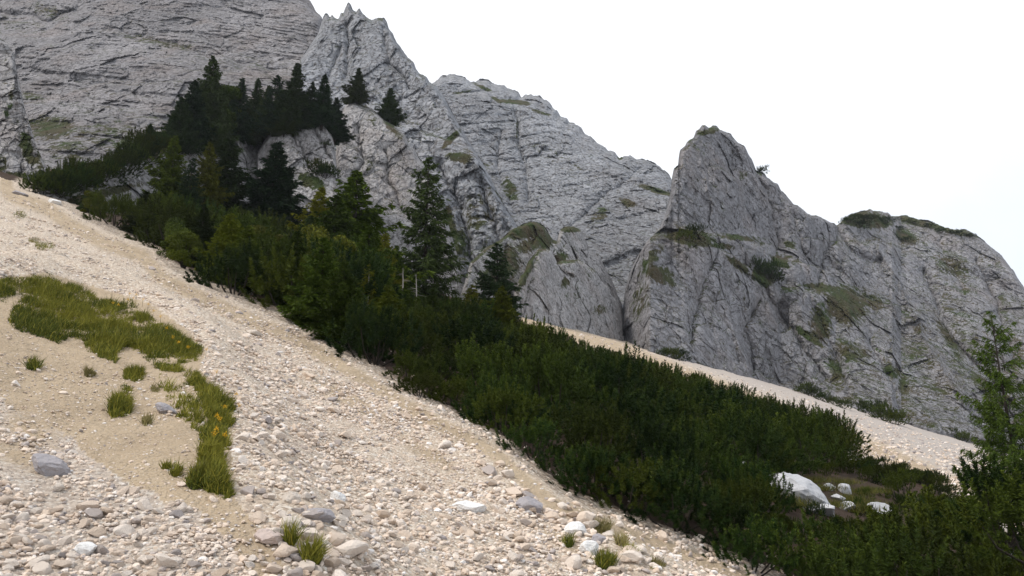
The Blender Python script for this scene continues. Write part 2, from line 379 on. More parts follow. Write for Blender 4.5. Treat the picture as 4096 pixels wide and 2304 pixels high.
# ------------------------------------------------------------------ cliffs
def relief(name, label, top, bot, ybot, ytop, mat, q=.8, power=1.25, Rr=10., w=10., blocks=(14, 5.5, 2.2), amp=(.22, .24, .26),
           aniso=(1, 1, 1), dip=0., ribs=(22, 5.), seed=0, veg=(), ledge=.5, rough=1.2, vegbase=0., crease=(), steps=(), strata=(6., .5), qx=None):
    qx = qx or q
    top = np.array(top, float); bot = np.array(bot, float)
    px = np.arange(top[0, 0], top[-1, 0] + qx, qx)
    T = np.interp(px, top[:, 0], top[:, 1]); B = np.interp(px, bot[:, 0], bot[:, 1])
    T = T + rough * fbm(px / 6., 0 * px + seed, 0, 4, seed, .65)
    B = np.maximum(B, T + 2)
    nr = int((B - T).max() / q); nc = len(px)
    t = np.linspace(0, 1, nr)[:, None]
    PX = np.broadcast_to(px, (nr, nc)); PY = B + (T - B) * t
    yb = ybot(px, B) if callable(ybot) else np.interp(px, *zip(*ybot)) if hasattr(ybot, '__len__') else np.full(nc, ybot)
    yt = ytop(px, yb) if callable(ytop) else np.interp(px, *zip(*ytop)) if hasattr(ytop, '__len__') else np.full(nc, ytop)
    hn = np.clip((B - PY) / max((B - T).max(), 1), 0, 1)
    Y = yb + (yt - yb) * np.power(hn, power)
    d = seg_dist(PX, PY, [tuple(p) for p in top])[0]
    k = np.clip(1 - d / w, 0, 1); Y = Y + Rr * (1 - np.sqrt(np.clip(1 - k * k, 0, 1)))
    JX = PX + 5 * fbm(PX / 16, PY / 16, 0, 4, seed + 70); JY = PY + 5 * fbm(PX / 16, PY / 16, 5, 4, seed + 71)
    for pts, am, wd in crease:
        dd = seg_dist(JX, JY, pts)[0]; Y = Y + .55 * am * np.exp(-(dd / wd))
    for pts, am, wd in steps:            # positive: the side right of the line (below, going left to right) stands forward
        dd, sg = seg_dist(JX, JY, pts); Y = Y - .5 * am * sg * (1 - np.exp(-dd / wd)) * np.exp(-(dd / (wd * 12)) ** 2)
    u, v = ray(PX, PY)
    X = u * Y; Z = v * Y
    c, s = math.cos(R(dip)), math.sin(R(dip))
    a = (X * c + Z * s) * aniso[0]; b = Y * aniso[1]; e = (-X * s + Z * c) * aniso[2]
    wx = fbm(a / 9, b / 9, e / 9, 3, seed + 3) * 1.4; wz = fbm(a / 9, b / 9, e / 9, 3, seed + 8) * 1.4
    D = np.zeros(X.shape, np.float32)
    r = fbm((X + wx) / ribs[0], Y / ribs[0], (Z + .4 * X) / ribs[0] / 2.4, 4, seed + 11, .5)
    D += ribs[1] * (1 - 2 * np.sqrt(r * r + .01)) * .5 + ribs[1] * .8 * fbm(X / ribs[0] / 2, Y / ribs[0] / 2, Z / ribs[0] / 2, 2, seed + 13)
    for i, (bs, am) in enumerate(zip(blocks, amp)):
        D += bs * am * facet((a + wx) / bs, b / bs, (e + wz) / bs, seed + 20 + i * 5, .8)
    D += .5 * blocks[-1] * .3 * fbm(a / blocks[-1] * 2, b / blocks[-1] * 2, e / blocks[-1] * 2, 3, seed + 50, .7)
    for sp, sa in ((strata[0], strata[1]), (strata[0] * .37, strata[1] * .5)):
        ph = (e + .8 * wz + .5 * wx) / sp + 1.5 * fbm(a / 60, b / 60, e / 60, 2, seed + 90); fr = ph - np.floor(ph)
        on = sstep(-.25, .35, fbm(a / (4 * sp), b / (4 * sp), e / (2 * sp), 3, seed + 95))
        D += sa * on * (np.where(fr < .8, -fr * .9, (fr - .8) * 3.6 - .72))
    fade = sstep(0, 3.5, d)
    D = D * (.25 + .75 * fade)
    Y = Y - D; V = np.stack([u * Y, Y, v * Y], -1)
    vg = np.full(X.shape, vegbase, np.float32)
    for (cx, cy, rx, ry, ang, st) in veg:
        cc, ss = math.cos(R(ang)), math.sin(R(ang)); ex = (PX - cx) * cc + (PY - cy) * ss; qy = -(PX - cx) * ss + (PY - cy) * cc
        vg = np.maximum(vg, st * np.exp(-((ex / rx) ** 2 + (qy / ry) ** 2) ** 1.5))
    # foot goes into the ground, crest rolls over to a back slope, flanks turn away
    foot = V[0].copy(); f2 = foot.copy(); f2[:, 2] -= 12; f2[:, 1] += 2
    backs = []
    for kk, (dy, dz) in enumerate(((3, .6), (9, 5), (22, 18), (50, 55))):
        bk = V[-1].copy(); bk[:, 1] += dy; bk[:, 2] -= dz; bk[:, 0] += u[-1] * dy
        bk[:, 2] += 1.5 * fbm(bk[:, 0] / 8, bk[:, 1] / 8, 0, 3, seed) * (kk > 0); backs.append(bk)
    V = np.concatenate([f2[None], V] + [b_[None] for b_ in backs], 0)
    vg = np.concatenate([vg[:1], vg] + [vg[-1:]] * 4, 0)
    lf = V[:, :1].copy(); lf[..., :2] *= 1 + 25 / lf[..., 1:2]; lf[..., 0] -= 1; lf[..., 2] -= 4
    rt = V[:, -1:].copy(); rt[..., :2] *= 1 + 25 / rt[..., 1:2]; rt[..., 2] -= 4
    V = np.concatenate([lf, V, rt], 1); vg = np.concatenate([vg[:, :1], vg, vg[:, -1:]], 1)
    nr2, nc2 = V.shape[:2]
    me = npmesh(name, V.reshape(-1, 3), gridfaces(nr2, nc2)[:, ::1], mat, False, dict(veg=vg, ledge=np.full(vg.shape, ledge)))
    o = obj(name, me); tag(o, label, 'cliff', kind='structure')
    G = V[1:1 + nr, 1:-1]
    def at(x, y):
        c_ = int(np.clip(round((x - px[0]) / qx), 0, nc - 1)); r_ = int(np.clip(round((B[c_] - y) / (B[c_] - T[c_]) * (nr - 1)), 0, nr - 1))
        return G[r_, c_].astype(float)
    return at
PL = lambda off=0: (lambda px, B: np.clip(GC / np.minimum(ray(px, B)[1] - GA * ray(px, B)[0] - GB, -.02), 20, 170) + off)
def UP(k, c=0): return lambda px, yb: yb * k + c

relief('mountain', 'huge grey banded rock wall filling the upper left', [(-70, -70), (150, -60), (290, -20), (303, -8), (311, 2), (316, 12), (322, 17), (327, 40), (345, 60), (380, 120)],
       [(-70, 175), (0, 185), (75, 172), (200, 170), (380, 180)], 175, 330, M['wall'], .85, 1.2, 18, 14, (20, 7.5, 2.2), (.14, .16, .28), (.85, 1, 1.35), -14, (40, 13.), 1,
       [(50, 128, 30, 14, 0, .72), (70, 150, 30, 12, 0, .5), (150, 162, 80, 12, -5, .45), (120, 140, 70, 22, 10, .40), (30, 96, 20, 6, 8, .45), (20, 25, 40, 10, 10, .35), (50, 12, 26, 9, 20, .5), (160, 42, 60, 5, 10, .45), (250, 60, 30, 6, 10, .3)], .28, 1.0, .17,
       [([(0, 10), (50, 22), (78, 8)], 10, 5), ([(306, 40), (322, 60), (318, 90)], 9, 5), ([(10, 60), (80, 85), (150, 95)], 4, 3), ([(120, 30), (200, 50), (300, 75)], 5, 3), ([(220, 68), (270, 72), (318, 95)], 4, 3), ([(60, 100), (140, 125), (200, 128)], 4, 3)],
       [([(0, 30), (60, 48), (130, 52), (220, 60), (320, 88)], 6, 3), ([(20, 95), (90, 105), (160, 120)], 5, 3)], (9., 1.7))
at_c = relief('mountain', 'distant grey limestone mountain in the middle, its crest stepping down to the right',
       [(425, 92), (435, 81), (439, 77), (441, 75.5), (446, 76), (450, 74), (455, 73.6), (459, 76), (463, 76.4), (471, 81.5), (475, 82), (479, 80), (483, 79.5), (488, 80), (492, 83), (497, 84), (504, 85), (508, 88), (513, 89.5), (519, 93), (521, 96.5), (526, 94), (531, 94), (539, 96), (546, 100), (551, 103), (553, 107), (557, 109), (560, 115), (567, 118), (570, 122), (574, 122.5), (581, 127), (585, 133), (591, 136), (596, 141), (604, 146), (608, 150), (615, 152), (620, 158), (625, 156), (630, 155), (636, 158), (647, 160), (653, 163), (658, 165), (664, 170), (670, 176), (676, 186), (700, 215)],
       [(425, 300), (520, 318), (700, 350)], 165, 300, M['mid'], .8, 1.05, 16, 9, (17, 6.0, 2.1), (.14, .18, .30), (1, 1, 1.15), 18, (38, 10.), 100,
       [(515, 102, 16, 2.6, 6, 1.), (497, 100, 8, 2., 30, .8), (484, 88, 12, 2.2, 25, .7), (462, 92, 14, 1.6, -10, .6), (655, 190, 20, 3.0, 17, .9), (540, 112, 14, 2.2, 18, .7), (510, 190, 8, 16, -30, .6), (628, 203, 10, 5, 20, .75), (600, 215, 12, 8, -50, .5), (517, 130, 1.6, 16, 0, .6), (620, 158, 3, 2, 0, 1.0), (480, 165, 16, 5, 0, .5), (560, 160, 60, 12, 30, .3)], .22, 2.2, .14,
       [([(517, 112), (518, 150), (524, 172), (530, 200)], 8, 3), ([(455, 92), (485, 90), (500, 100), (530, 102)], 5, 2), ([(540, 105), (570, 125)], 5, 2.5), ([(640, 185), (672, 193)], 5, 2), ([(560, 240), (600, 200), (640, 170)], 6, 4), ([(500, 130), (496, 170), (515, 210)], 6, 3)],
       [([(640, 250), (600, 262), (560, 290)], 5, 3), ([(480, 95), (530, 105), (590, 150), (670, 195)], 6, 3)], (7., 1.2))
relief('mountain', 'pinnacled grey rock rib with small teeth on its crest',
       [(300, 60), (318, 34), (323, 18), (325, 14.5), (327, 13.5), (330, 17), (332, 14), (335, 17), (338, 18.5), (341, 12), (343, 13), (346, 6.5), (348.5, 3), (351, 5), (353, 10.5), (356, 11.5), (358, 8), (360, 8.5), (363, 14), (366, 17), (372, 20), (378, 17.5), (384, 18.5), (387, 22), (389, 28), (393, 33), (397, 42), (404, 52), (408, 57), (414, 62), (416, 68), (420, 73), (427, 77), (430, 82), (436, 86), (446, 100), (455, 118), (470, 142), (484, 165), (497, 190), (510, 215), (524, 236), (532, 255), (548, 300)],
       [(300, 240), (440, 300), (548, 325)], [(300, 140), (548, 150)], [(300, 215), (548, 165)], M['mid'], .8, 1.2, 12, 7, (13, 4.5, 1.7), (.18, .2, .3), (1.2, 1, .9), -10, (24, 6.), 200,
       [(460, 158, 16, 7, 10, .75), (452, 138, 18, 4, -45, .7), (450, 225, 8, 24, -10, .8), (505, 195, 8, 18, -30, .75), (460, 245, 12, 22, -10, .65), (478, 215, 24, 34, 0, .5), (490, 265, 22, 28, 0, .65), (395, 150, 8, 5, 0, .4)], .45, 1.9, .2,
       [([(345, 20), (350, 45), (345, 80)], 7, 4), ([(385, 30), (390, 60), (410, 90)], 6, 4), ([(340, 50), (330, 80)], 6, 4), ([(440, 165), (455, 200), (470, 240), (475, 290)], 8, 5), ([(480, 180), (490, 215), (500, 250)], 6, 4)],
       [([(380, 100), (420, 130), (470, 150)], 6, 3)])
relief('cliff', 'grey rounded rock buttress at the left edge above the scree',
       [(-60, 24), (-20, 34), (0, 38), (8, 44), (14, 52), (16, 64), (18, 77), (22, 95), (25, 110), (30, 124), (36, 145), (44, 163), (52, 181)],
       [(-60, 176), (0, 180), (21, 184), (52, 184)], [(-60, 75), (0, 75), (52, 76)], UP(1.0, 5), M['near'], .6, 1.2, .8, 6, (5, 2, .8), (.16, .18, .24), (1.1, 1, .9), -8, (7, .9), 300,
       [(28, 150, 8, 24, -18, .75), (10, 100, 5, 25, 15, .55), (14, 175, 14, 5, 0, .8), (2, 165, 8, 14, 0, .5), (38, 160, 5, 16, -15, .6)], .4, 1.4, .2, [([(22, 115), (20, 145), (22, 180)], .6, 3)], (), (2.5, .25), qx=.25)
def ymass(px, yb):
    t = sstep(790, 900, px); return yb * (1.12 + .23 * t) + 30 + 28 * t
at_e = at_d = relief('mountain', 'steep grey rock peak and the rounded mountain shoulder to its right, above the far scree',
       [(612, 337), (622, 318), (625, 290), (630, 272), (636, 258), (648, 240), (660, 226.6), (666, 212), (669, 200), (671, 190), (672, 178), (674, 169), (678, 166), (678.8, 158), (680, 151), (685, 146), (687, 142), (694, 137), (696, 131), (699, 129), (702, 124.5), (705, 124), (709, 127.5), (713, 125.5), (716, 126), (724, 131), (731, 134.5), (733, 138), (740, 144), (745, 147), (748, 153), (752, 160), (756, 171), (763, 173), (767, 177), (771, 180), (778, 184), (781, 190), (789, 199), (794, 204), (800, 207), (806, 212), (811, 214.6), (818, 216), (824, 218.5), (832, 223), (837, 225), (841, 222), (845, 219), (850, 214.5), (855, 212.7), (864, 211), (870, 208.8), (874, 210.5), (880, 211), (888, 212.5), (892, 216.5), (900, 216), (906, 215.2), (911, 217.5), (921, 220), (930, 221.5), (938, 224), (945, 227), (957, 229.5), (966, 229.4), (974, 234), (982, 239.5), (990, 246), (1001, 255), (1013, 270), (1024, 287), (1050, 330), (1085, 400), (1120, 490)],
       [(612, 338), (622, 340), (650, 351), (685, 361), (761, 381), (806, 393), (849, 407), (892, 420), (979, 441), (1024, 457), (1120, 491)], PL(0), ymass, M['peak'], .72, 1.15, 9, 5, (12, 4.4, 1.5), (.17, .20, .30), (1, 1, 1), -28, (22, 10.), 500,
       [(690, 238, 30, 9, 10, 1.0), (740, 238, 30, 4, 5, .65), (722, 246, 16, 4, 10, .8), (708, 132, 14, 3.5, -15, .75), (763, 277, 13, 9, 30, 1.1), (738, 265, 18, 5, 38, .85), (780, 262, 12, 5, 30, .9), (660, 275, 26, 10, 20, .75), (640, 300, 12, 26, 15, .55), (650, 260, 8, 24, 40, .6), (845, 305, 26, 22, 15, .85), (825, 288, 26, 5, 8, .85), (820, 325, 14, 24, 0, .75), (850, 352, 26, 12, 20, .65), (808, 336, 22, 4.5, 35, .9), (790, 245, 10, 5, 25, .65), (745, 175, 8, 6, 0, .5), (836, 372, 10, 18, -20, .65), (700, 145, 20, 6, 0, .35), (720, 300, 50, 40, 0, .28),
        (866, 220, 28, 9, 6, 1.1), (905, 236, 14, 7, 25, .8), (915, 222, 22, 4, 14, .8), (950, 230, 30, 4, 14, .9), (945, 262, 14, 8, 0, .5), (955, 268, 22, 11, 20, .62), (950, 340, 6, 30, -32, .65), (985, 388, 6, 28, -40, .6), (990, 320, 10, 12, 40, .4), (920, 330, 12, 8, 40, .45), (893, 372, 14, 6, 20, .75), (903, 385, 6, 12, 0, .7), (1000, 400, 20, 10, 0, .6), (868, 300, 24, 12, 12, .62)], .5, 1.6, .19,
       [([(731, 134), (733, 148), (731, 168)], 5, 2.5), ([(757, 168), (768, 200), (776, 229), (776, 252)], 6, 3.5), ([(700, 150), (703, 175), (712, 205)], -3, 4), ([(640, 248), (624, 290), (622, 335)], 8, 5), ([(720, 250), (700, 290), (690, 340)], 5, 4), ([(735, 268), (760, 283), (790, 325), (825, 380)], 7, 4), ([(806, 285), (818, 315), (838, 358), (850, 395)], 5, 4), ([(760, 300), (745, 330), (752, 372)], 5, 3.5), ([(795, 215), (800, 245), (815, 270)], 5, 3),
        ([(838, 227), (852, 252), (880, 262)], 11, 6), ([(925, 270), (949, 335), (989, 378), (1015, 420)], 11, 5), ([(880, 250), (908, 300), (932, 350), (960, 400)], -8, 7), ([(975, 260), (1000, 310), (1015, 360)], 9, 5), ([(870, 340), (885, 370), (900, 410)], 6, 4), ([(940, 240), (960, 290)], 5, 4), ([(838, 228), (826, 255), (815, 285)], 7, 5)],
       [([(645, 240), (690, 233), (730, 236), (770, 248), (800, 262)], 8, 3.5), ([(740, 262), (775, 285), (840, 290), (880, 300)], 5, 3), ([(850, 240), (910, 245), (970, 262)], 7, 3)], (5., .6), qx=.6)
at_g = relief('cliff', 'rock hump with turf on its top behind the pale wedge of rock',
       [(462, 292), (470, 262), (488, 246), (500, 240), (508, 233), (512, 229), (522, 225), (530, 221), (537, 222), (545, 227), (549, 234), (553, 240), (557, 241), (560, 230), (566, 226), (574, 226), (582, 231), (585, 238), (588, 247), (600, 258), (612, 280), (622, 305), (626, 335)],
       [(462, 302), (626, 341)], PL(2), UP(1.05, 16), M['near'], .7, 1.2, 6, 4, (8, 3.2, 1.4), (.22, .22, .22), (1.1, 1, .9), -15, (12, 3.), 600,
       [(525, 231, 28, 9, -8, 1.), (571, 229, 11, 4, 0, 1.1), (530, 245, 18, 8, -20, .8), (560, 260, 9, 10, 30, .9), (508, 262, 16, 22, 10, .72), (490, 280, 18, 18, 0, .7), (542, 240, 14, 12, 20, .9)], .6, 1.8, .26,
       [([(553, 238), (556, 262)], 4, 3), ([(505, 245), (500, 290)], 4, 3)])
relief('cliff', 'pale grey wedge of rock rising out of the far scree band',
       [(506, 313), (513, 300), (516, 286), (520, 276), (524, 272), (528, 262), (533, 256), (537, 250), (541, 248.5), (546, 248), (551, 250), (554, 256), (557, 262), (562, 260), (568, 260), (577, 259), (584, 262), (590, 267), (596, 271), (602, 281), (608, 286), (611, 294), (617, 300), (621, 312), (623, 336)],
       [(506, 314), (560, 326), (623, 341)], PL(-3), UP(1.0, 11), M['near'], .6, 1.2, 6, 5, (8, 3, 1.2), (.17, .17, .18), (1.3, 1, .75), -20, (11, 2.4), 700,
       [(527, 270, 5, 26, 22, .9), (565, 283, 5, 7, 10, .7), (600, 310, 10, 7, 0, .6), (590, 272, 10, 8, 40, .45), (575, 290, 30, 30, 0, .3)], .5, 1.4, .2,
       [([(535, 258), (528, 285), (522, 315)], 3, 3), ([(560, 262), (575, 290), (580, 330)], 2.5, 3)])
at_b2 = relief('cliff', 'tall pale grey rock buttress behind the spruces, with two spruces on its top',
       [(334, 170), (337, 140), (339, 118), (345, 106), (350, 101), (356, 100), (362, 104), (368, 106), (378, 113), (384, 119), (395, 126), (405, 135), (409, 144), (415, 150), (419, 158), (425, 165), (432, 180), (437, 193), (441, 204), (447, 220), (456, 250), (463, 275), (470, 292), (476, 304)],
       [(334, 290), (476, 305)], [(334, 104), (476, 112)], [(334, 124), (476, 122)], M['near'], .6, 1.2, 6, 6, (8, 3, 1.2), (.16, .17, .19), (1.2, 1, .8), -8, (13, 3.), 800,
       [(395, 132, 18, 4, 45, .6), (370, 165, 8, 10, 0, .45), (372, 120, 14, 6, 30, .45), (355, 185, 10, 14, 0, .42), (400, 200, 30, 30, 0, .25)], .45, 1.6, .2,
       [([(358, 125), (362, 160), (352, 190)], 2.5, 2.5), ([(385, 150), (390, 185), (405, 215)], 2.5, 2.5), ([(420, 175), (428, 215), (440, 260)], 2, 2.5)])
at_k2 = relief('cliff', 'pale fractured rock outcrop below the group of spruces',
       [(258, 152), (266, 138), (270, 128), (275, 122), (281, 119), (290, 116), (305, 116), (311, 117), (313, 113), (318, 115), (322, 120), (328, 126), (333, 136), (336, 158), (338, 180), (344, 210)],
       [(258, 215), (344, 250)], 96, 104, M['near'], .55, 1.2, 4, 5, (6, 2.3, .95), (.2, .2, .2), (1.2, 1, .85), -22, (9, 2.), 900,
       [(316, 160, 6, 6, 0, .6), (300, 115, 30, 2.5, 0, .8), (312, 182, 18, 8, 25, .85), (290, 150, 30, 20, 0, .25)], .5, 1.2, .18,
       [([(290, 120), (298, 145), (310, 168)], 2, 2), ([(312, 120), (318, 140), (330, 160)], 2, 2)])
at_k1 = relief('cliff', 'pale rock ledges showing between the trees on the left knoll',
       [(38, 190), (52, 184), (70, 177), (90, 170), (110, 163), (130, 152), (150, 141), (170, 134), (190, 140), (210, 139), (228, 134), (245, 132), (258, 134), (268, 141), (285, 152), (305, 164), (325, 178), (345, 195), (372, 240)],
       [(38, 192), (100, 208), (150, 218), (250, 240), (300, 252), (372, 270)], PL(-4), UP(1.0, 14), M['near'], .6, 1.1, 4, 4, (5, 2, .85), (.22, .22, .22), (1, 1, 1), -25, (9, 2.), 1000,
       [(80, 178, 40, 4, -18, .8), (150, 152, 34, 8, -20, .9), (200, 142, 24, 3, 0, .9), (275, 158, 14, 4, 35, .8), (95, 196, 60, 5, -14, .8), (310, 178, 16, 6, 30, .8), (190, 165, 20, 12, 0, .42)], .6, 1.2, .2,
       [([(230, 140), (232, 170)], 1.5, 2), ([(280, 185), (300, 192), (312, 205)], 4, 5), ([(250, 150), (255, 180)], 1.5, 2)])

# ------------------------------------------------------------------ stones
def ico(sub):
    import bmesh
    bm = bmesh.new(); bmesh.ops.create_icosphere(bm, subdivisions=sub, radius=1)
    V = np.array([v.co[:] for v in bm.verts], np.float32); Fc = np.array([[v.index for v in f.verts] for f in bm.faces], np.int32); bm.free(); return V, Fc
ICO = {k: ico(k) for k in (1, 2, 3, 4)}
def stone_shape(rng, sub, cuts=9, depth=.62):
    V, Fc = ICO[sub]; V = V.copy()
    for i in range(cuts):
        n = rng.normal(size=3); n /= np.linalg.norm(n); d = rng.uniform(depth, .92)
        p = V @ n; V -= np.outer(np.maximum(p - d, 0), n)
    V *= np.array([1, rng.uniform(.65, .95), rng.uniform(.45, .75)])
    return V.astype(np.float32), Fc
rng = np.random.default_rng(7)
PROTO = {1: [stone_shape(rng, 1, 7, .5) for _ in range(16)], 2: [stone_shape(rng, 2, 11, .42) for _ in range(16)], 3: [stone_shape(rng, 3, 13, .42) for _ in range(12)]}
def rotz_np(a):
    c, s = np.cos(a), np.sin(a); z = np.zeros_like(a); o = z + 1
    return np.stack([np.stack([c, -s, z], -1), np.stack([s, c, z], -1), np.stack([z, z, o], -1)], -2)
def rotx_np(a):
    c, s = np.cos(a), np.sin(a); z = np.zeros_like(a); o = z + 1
    return np.stack([np.stack([o, z, z], -1), np.stack([z, c, -s], -1), np.stack([z, s, c], -1)], -2)

LOW = [(-20, 415), (40, 432), (110, 478), (185, 505), (225, 540), (262, 560), (300, 600), (-20, 600)]
LOWD = [(-20, 425), (60, 470), (90, 505), (60, 520), (10, 480), (-20, 470)]
SAND = [(-20, 330), (60, 335), (140, 350), (230, 410), (232, 500), (260, 560), (210, 520), (110, 470), (30, 420), (-20, 400)]
def scatter_stones():
    n = 330000
    px = rng.uniform(-60, 1090, n); py = rng.uniform(170, 620, n)
    u, v = ray(px, py); den = v - GA * u - GB
    k = den < -.028; px, py = px[k], py[k]
    d1, s1 = seg_dist(px, py, L1); d2, s2 = seg_dist(px, py, L2)
    back = (px > 470) & (s2 < 0)
    shrub = (s1 < 0) & ~back
    keep = ~shrub | (rng.random(len(px)) < .22 * np.exp(-d1 / 6))
    px, py, back = px[keep], py[keep], back[keep]
    x, y, z = hit(px, py)
    pxm = F / y                                              # pixels per metre
    jx = px + 14 * fbm(px / 18, py / 18, 0, 4, 61) + rng.normal(0, 4, len(px)); jy = py + 12 * fbm(px / 18, py / 18, 7, 4, 62) + rng.normal(0, 4, len(px))
    low = inpoly(jx, jy, LOW); lowd = inpoly(jx, jy, LOWD); sand = inpoly(jx, jy, SAND) & ~low
    dm, sm = seg_dist(px, py, MUD)
    grassy = (sm > 0) & ~low & ~sand
    med = np.where(low, .035, np.where(sand | grassy | lowd, .020, np.where(back, .13, .046)))
    big = inpoly(px, py, [(215, 492), (250, 488), (330, 500), (345, 540), (300, 576), (600, 600), (262, 600), (240, 540)])
    db, _ = seg_dist(px, py, [(420, 425), (500, 470), (560, 500), (590, 530), (640, 570)])
    med = med * np.where(big & ~sand, 1.6, 1) * (1 + 1.1 * np.exp(-(db / 18) ** 2) * (py > 470) + .5 * np.exp(-(db / 16) ** 2)) * np.where((y > 13) & (px < 480), .8, 1)
    patch = 1.25 * fbm((x * .94 + y * .34) * .14, (-x * .34 + y * .94) * .62, 0, 3, 77)
    med = med * np.exp(.55 * patch)
    d1, s1 = seg_dist(px, py, L1)
    strip = np.exp(-((d1 - 13) / 7) ** 2) * (s1 > 0) * (px > 300)
    size = med * np.exp(rng.normal(0, .52, len(px))); size = np.clip(size, .01, .42)
    size = np.where((d1 < 9) & (px > 380), np.maximum(size, .04 * np.exp(rng.normal(0, .5, len(px)))), size)
    spx = size * pxm
    # enough stones to cover the ground, whatever their size on the picture
    area = (1150 * 450) / 330000.
    want = 1.15 * area / np.maximum(med * pxm, 1.3) ** 2 * 1.5
    want = np.where(sand | grassy, want * .16, want); want = np.where(lowd, want * .08, want); want *= (1 - .8 * strip)
    fz = fbm((x * .94 + y * .34) * .2 + 9, (-x * .34 + y * .94) * .9, 0, 3, 91); want = want * np.where(fz > .15, .45, 1)
    k = (spx > 1.1) & (rng.random(len(px)) < want)
    x, y, z, size, low, back, spx, px, py = [a[k] for a in (x, y, z, size, low, back, spx, px, py)]
    m = len(x)
    tint = np.clip(rng.normal(.56, .22, m), 0, 1)
    gz = np.where(low, .10, np.where(back, .35, .06)); g = rng.random(m) < gz; tint = np.where(g, rng.uniform(0, .3, m), tint)
    inside = (px > -4) & (px < 1028) & (py > 0) & (py < 580)
    order = np.argsort(-spx * inside)
    top = order[:285]; rest = order[285:]
    rot = rotz_np(rng.uniform(0, 6.28, m)) @ rotx_np(rng.normal(0, .45, m))
    Vs, Fs, Ts, off = [], [], [], 0
    for lvl, sel in ((1, rest[spx[rest] < 7]), (2, rest[spx[rest] >= 7])):
        pid = rng.integers(0, 16, len(sel))
        for p in range(16):
            s = sel[pid == p]
            if not len(s): continue
            V, Fc = PROTO[lvl][p]
            W = np.einsum('nij,vj->nvi', rot[s], V) * (size[s] * .62)[:, None, None] + np.stack([x[s], y[s], z[s] + size[s] * .12], -1)[:, None]
            Vs.append(W.reshape(-1, 3)); Fs.append((Fc[None] + (np.arange(len(s)) * len(V))[:, None, None]).reshape(-1, 3) + off)
            Ts.append(np.repeat(tint[s], len(V))); off += len(s) * len(V)
    me = npmesh('gravel', np.concatenate(Vs), np.concatenate(Fs), M['stones'], False, dict(tint=np.concatenate(Ts)))
    o = obj('gravel', me); tag(o, 'countless small pale stones of the scree', 'gravel', kind='stuff')
    # the largest ones are stones of their own
    tones = ('grey', 'beige', 'pale')
    tints = (.10, .42, .75)
    pm = {}
    for i in range(12):
        V, Fc = PROTO[3][i]
        V = V * (1 + .05 * fbm(V[:, 0] * 3, V[:, 1] * 3, V[:, 2] * 3, 3, i))[:, None]
        for q in range(3): pm[i, q] = npmesh('stone', V * .62, Fc, M['stones'], False, dict(tint=np.full(len(V), tints[q] + rng.uniform(-.08, .08))))
    for s in top:
        q = 0 if tint[s] < .26 else 1 if tint[s] < .55 else 2
        i = rng.integers(0, 12)
        o = obj('stone', pm[i, q], None, (x[s], y[s], z[s] + size[s] * .12)); o.scale = (size[s],) * 3
        o.rotation_euler = (rng.normal(0, .4), rng.normal(0, .3), rng.uniform(0, 6.28))
        where, grp = ('among the coarse stones in the bottom left corner', 'stones in the bottom left corner') if low[s] else \
            ('on the far scree band behind the shrubs', 'stones on the far scree band') if back[s] else \
            ('on the main scree just above the bottom edge', 'stones on the main scree at the bottom') if py[s] > 490 else ('on the main scree slope beside the shrubs', 'stones on the main scree slope')
        tag(o, '%s angular stone lying %s' % (tones[q], where), 'stone', '%s %s' % (tones[q], grp))
    print('stones', m, 'gravel verts', off, round(time.time() - T0, 1))
scatter_stones()

def boulder(px, py, wpx, hpx, mat, label, seed, name='boulder', rot=0, sink=.25, sub=4, flat=None, depth=.64, group=None, y=None, veg=None):
    r = np.random.default_rng(seed); sm = wpx < 45 and name == 'boulder'
    if sm: sub, depth = 3, .36
    V, Fc = stone_shape(r, sub, 12 if sm else 16, depth)
    ex = np.abs(V).max(0); V = V / ex
    V = V * (1 + (.09 if sm else .16) * fbm(V[:, 0] * 1.6, V[:, 1] * 1.6, V[:, 2] * 1.6 + seed, 3 if sm else 6, seed, .5 if sm else .62) + (0 if sm else .05) * facet(V[:, 0] * 4, V[:, 1] * 4, V[:, 2] * 4, seed))[:, None]
    if y is None: x, y, z = [float(a) for a in hit(np.array([px]), np.array([py + hpx * .35]))[0:3]] if False else [float(np.ravel(a)[0]) for a in hit(np.array([float(px)]), np.array([py + hpx * .35]))]
    else:
        u, v = ray(px, py + hpx * .35); x, z = float(u * y), float(v * y)
    sx = wpx / 2 * y / F; sz = hpx / 2 * y / F
    V = V * np.array([sx, (flat or .8) * sx, sz])
    c, s = math.cos(R(rot)), math.sin(R(rot))      # tilt with the slope
    V = np.stack([V[:, 0] * c + V[:, 2] * s, V[:, 1], -V[:, 0] * s + V[:, 2] * c], -1)
    o = obj(name, npmesh(name, V, Fc, mat, False, dict(tint=np.full(len(V), .5), veg=np.zeros(len(V)), ledge=np.zeros(len(V)))), None, (x, y, z + sz * (1 - 2 * sink)))
    return tag(o, label, 'rock' if name == 'rock' else name, group)

boulder(337, 498, 17, 14, M['stone_white'], 'bright white rounded rock on the scree near the bottom', 1, 'rock', 15)
boulder(319, 514, 31, 17, M['stone_grey'], 'grey flat-topped rock just below the bright white rock', 4, 'rock', 8)
boulder(467, 504, 38, 15, M['stone_white'], 'large flat white slab lying in the scree near the bottom centre', 6, 'rock', 6, .42)
boulder(48, 465, 44, 23, M['stone_grey'], 'mauve grey rock on the dirt at the lower left', 9, 'rock', 22, .3)
boulder(166, 408, 24, 11, M['stone_grey'], 'small grey rock among tufts below the grass bank', 12, 'rock', 24, .3)
boulder(530, 503, 28, 18, M['stone_grey'], 'grey rock in the line of coarse stones right of the white slab', 14, 'rock', 10, .35)
boulder(292, 497, 20, 13, M['stone_pale'], 'beige rock left of the bright white rock', 15, 'rock', 5)
boulder(292, 524, 24, 17, M['stone_pale'], 'beige split rock below and left of the grey flat-topped rock', 16, 'rock', 14)
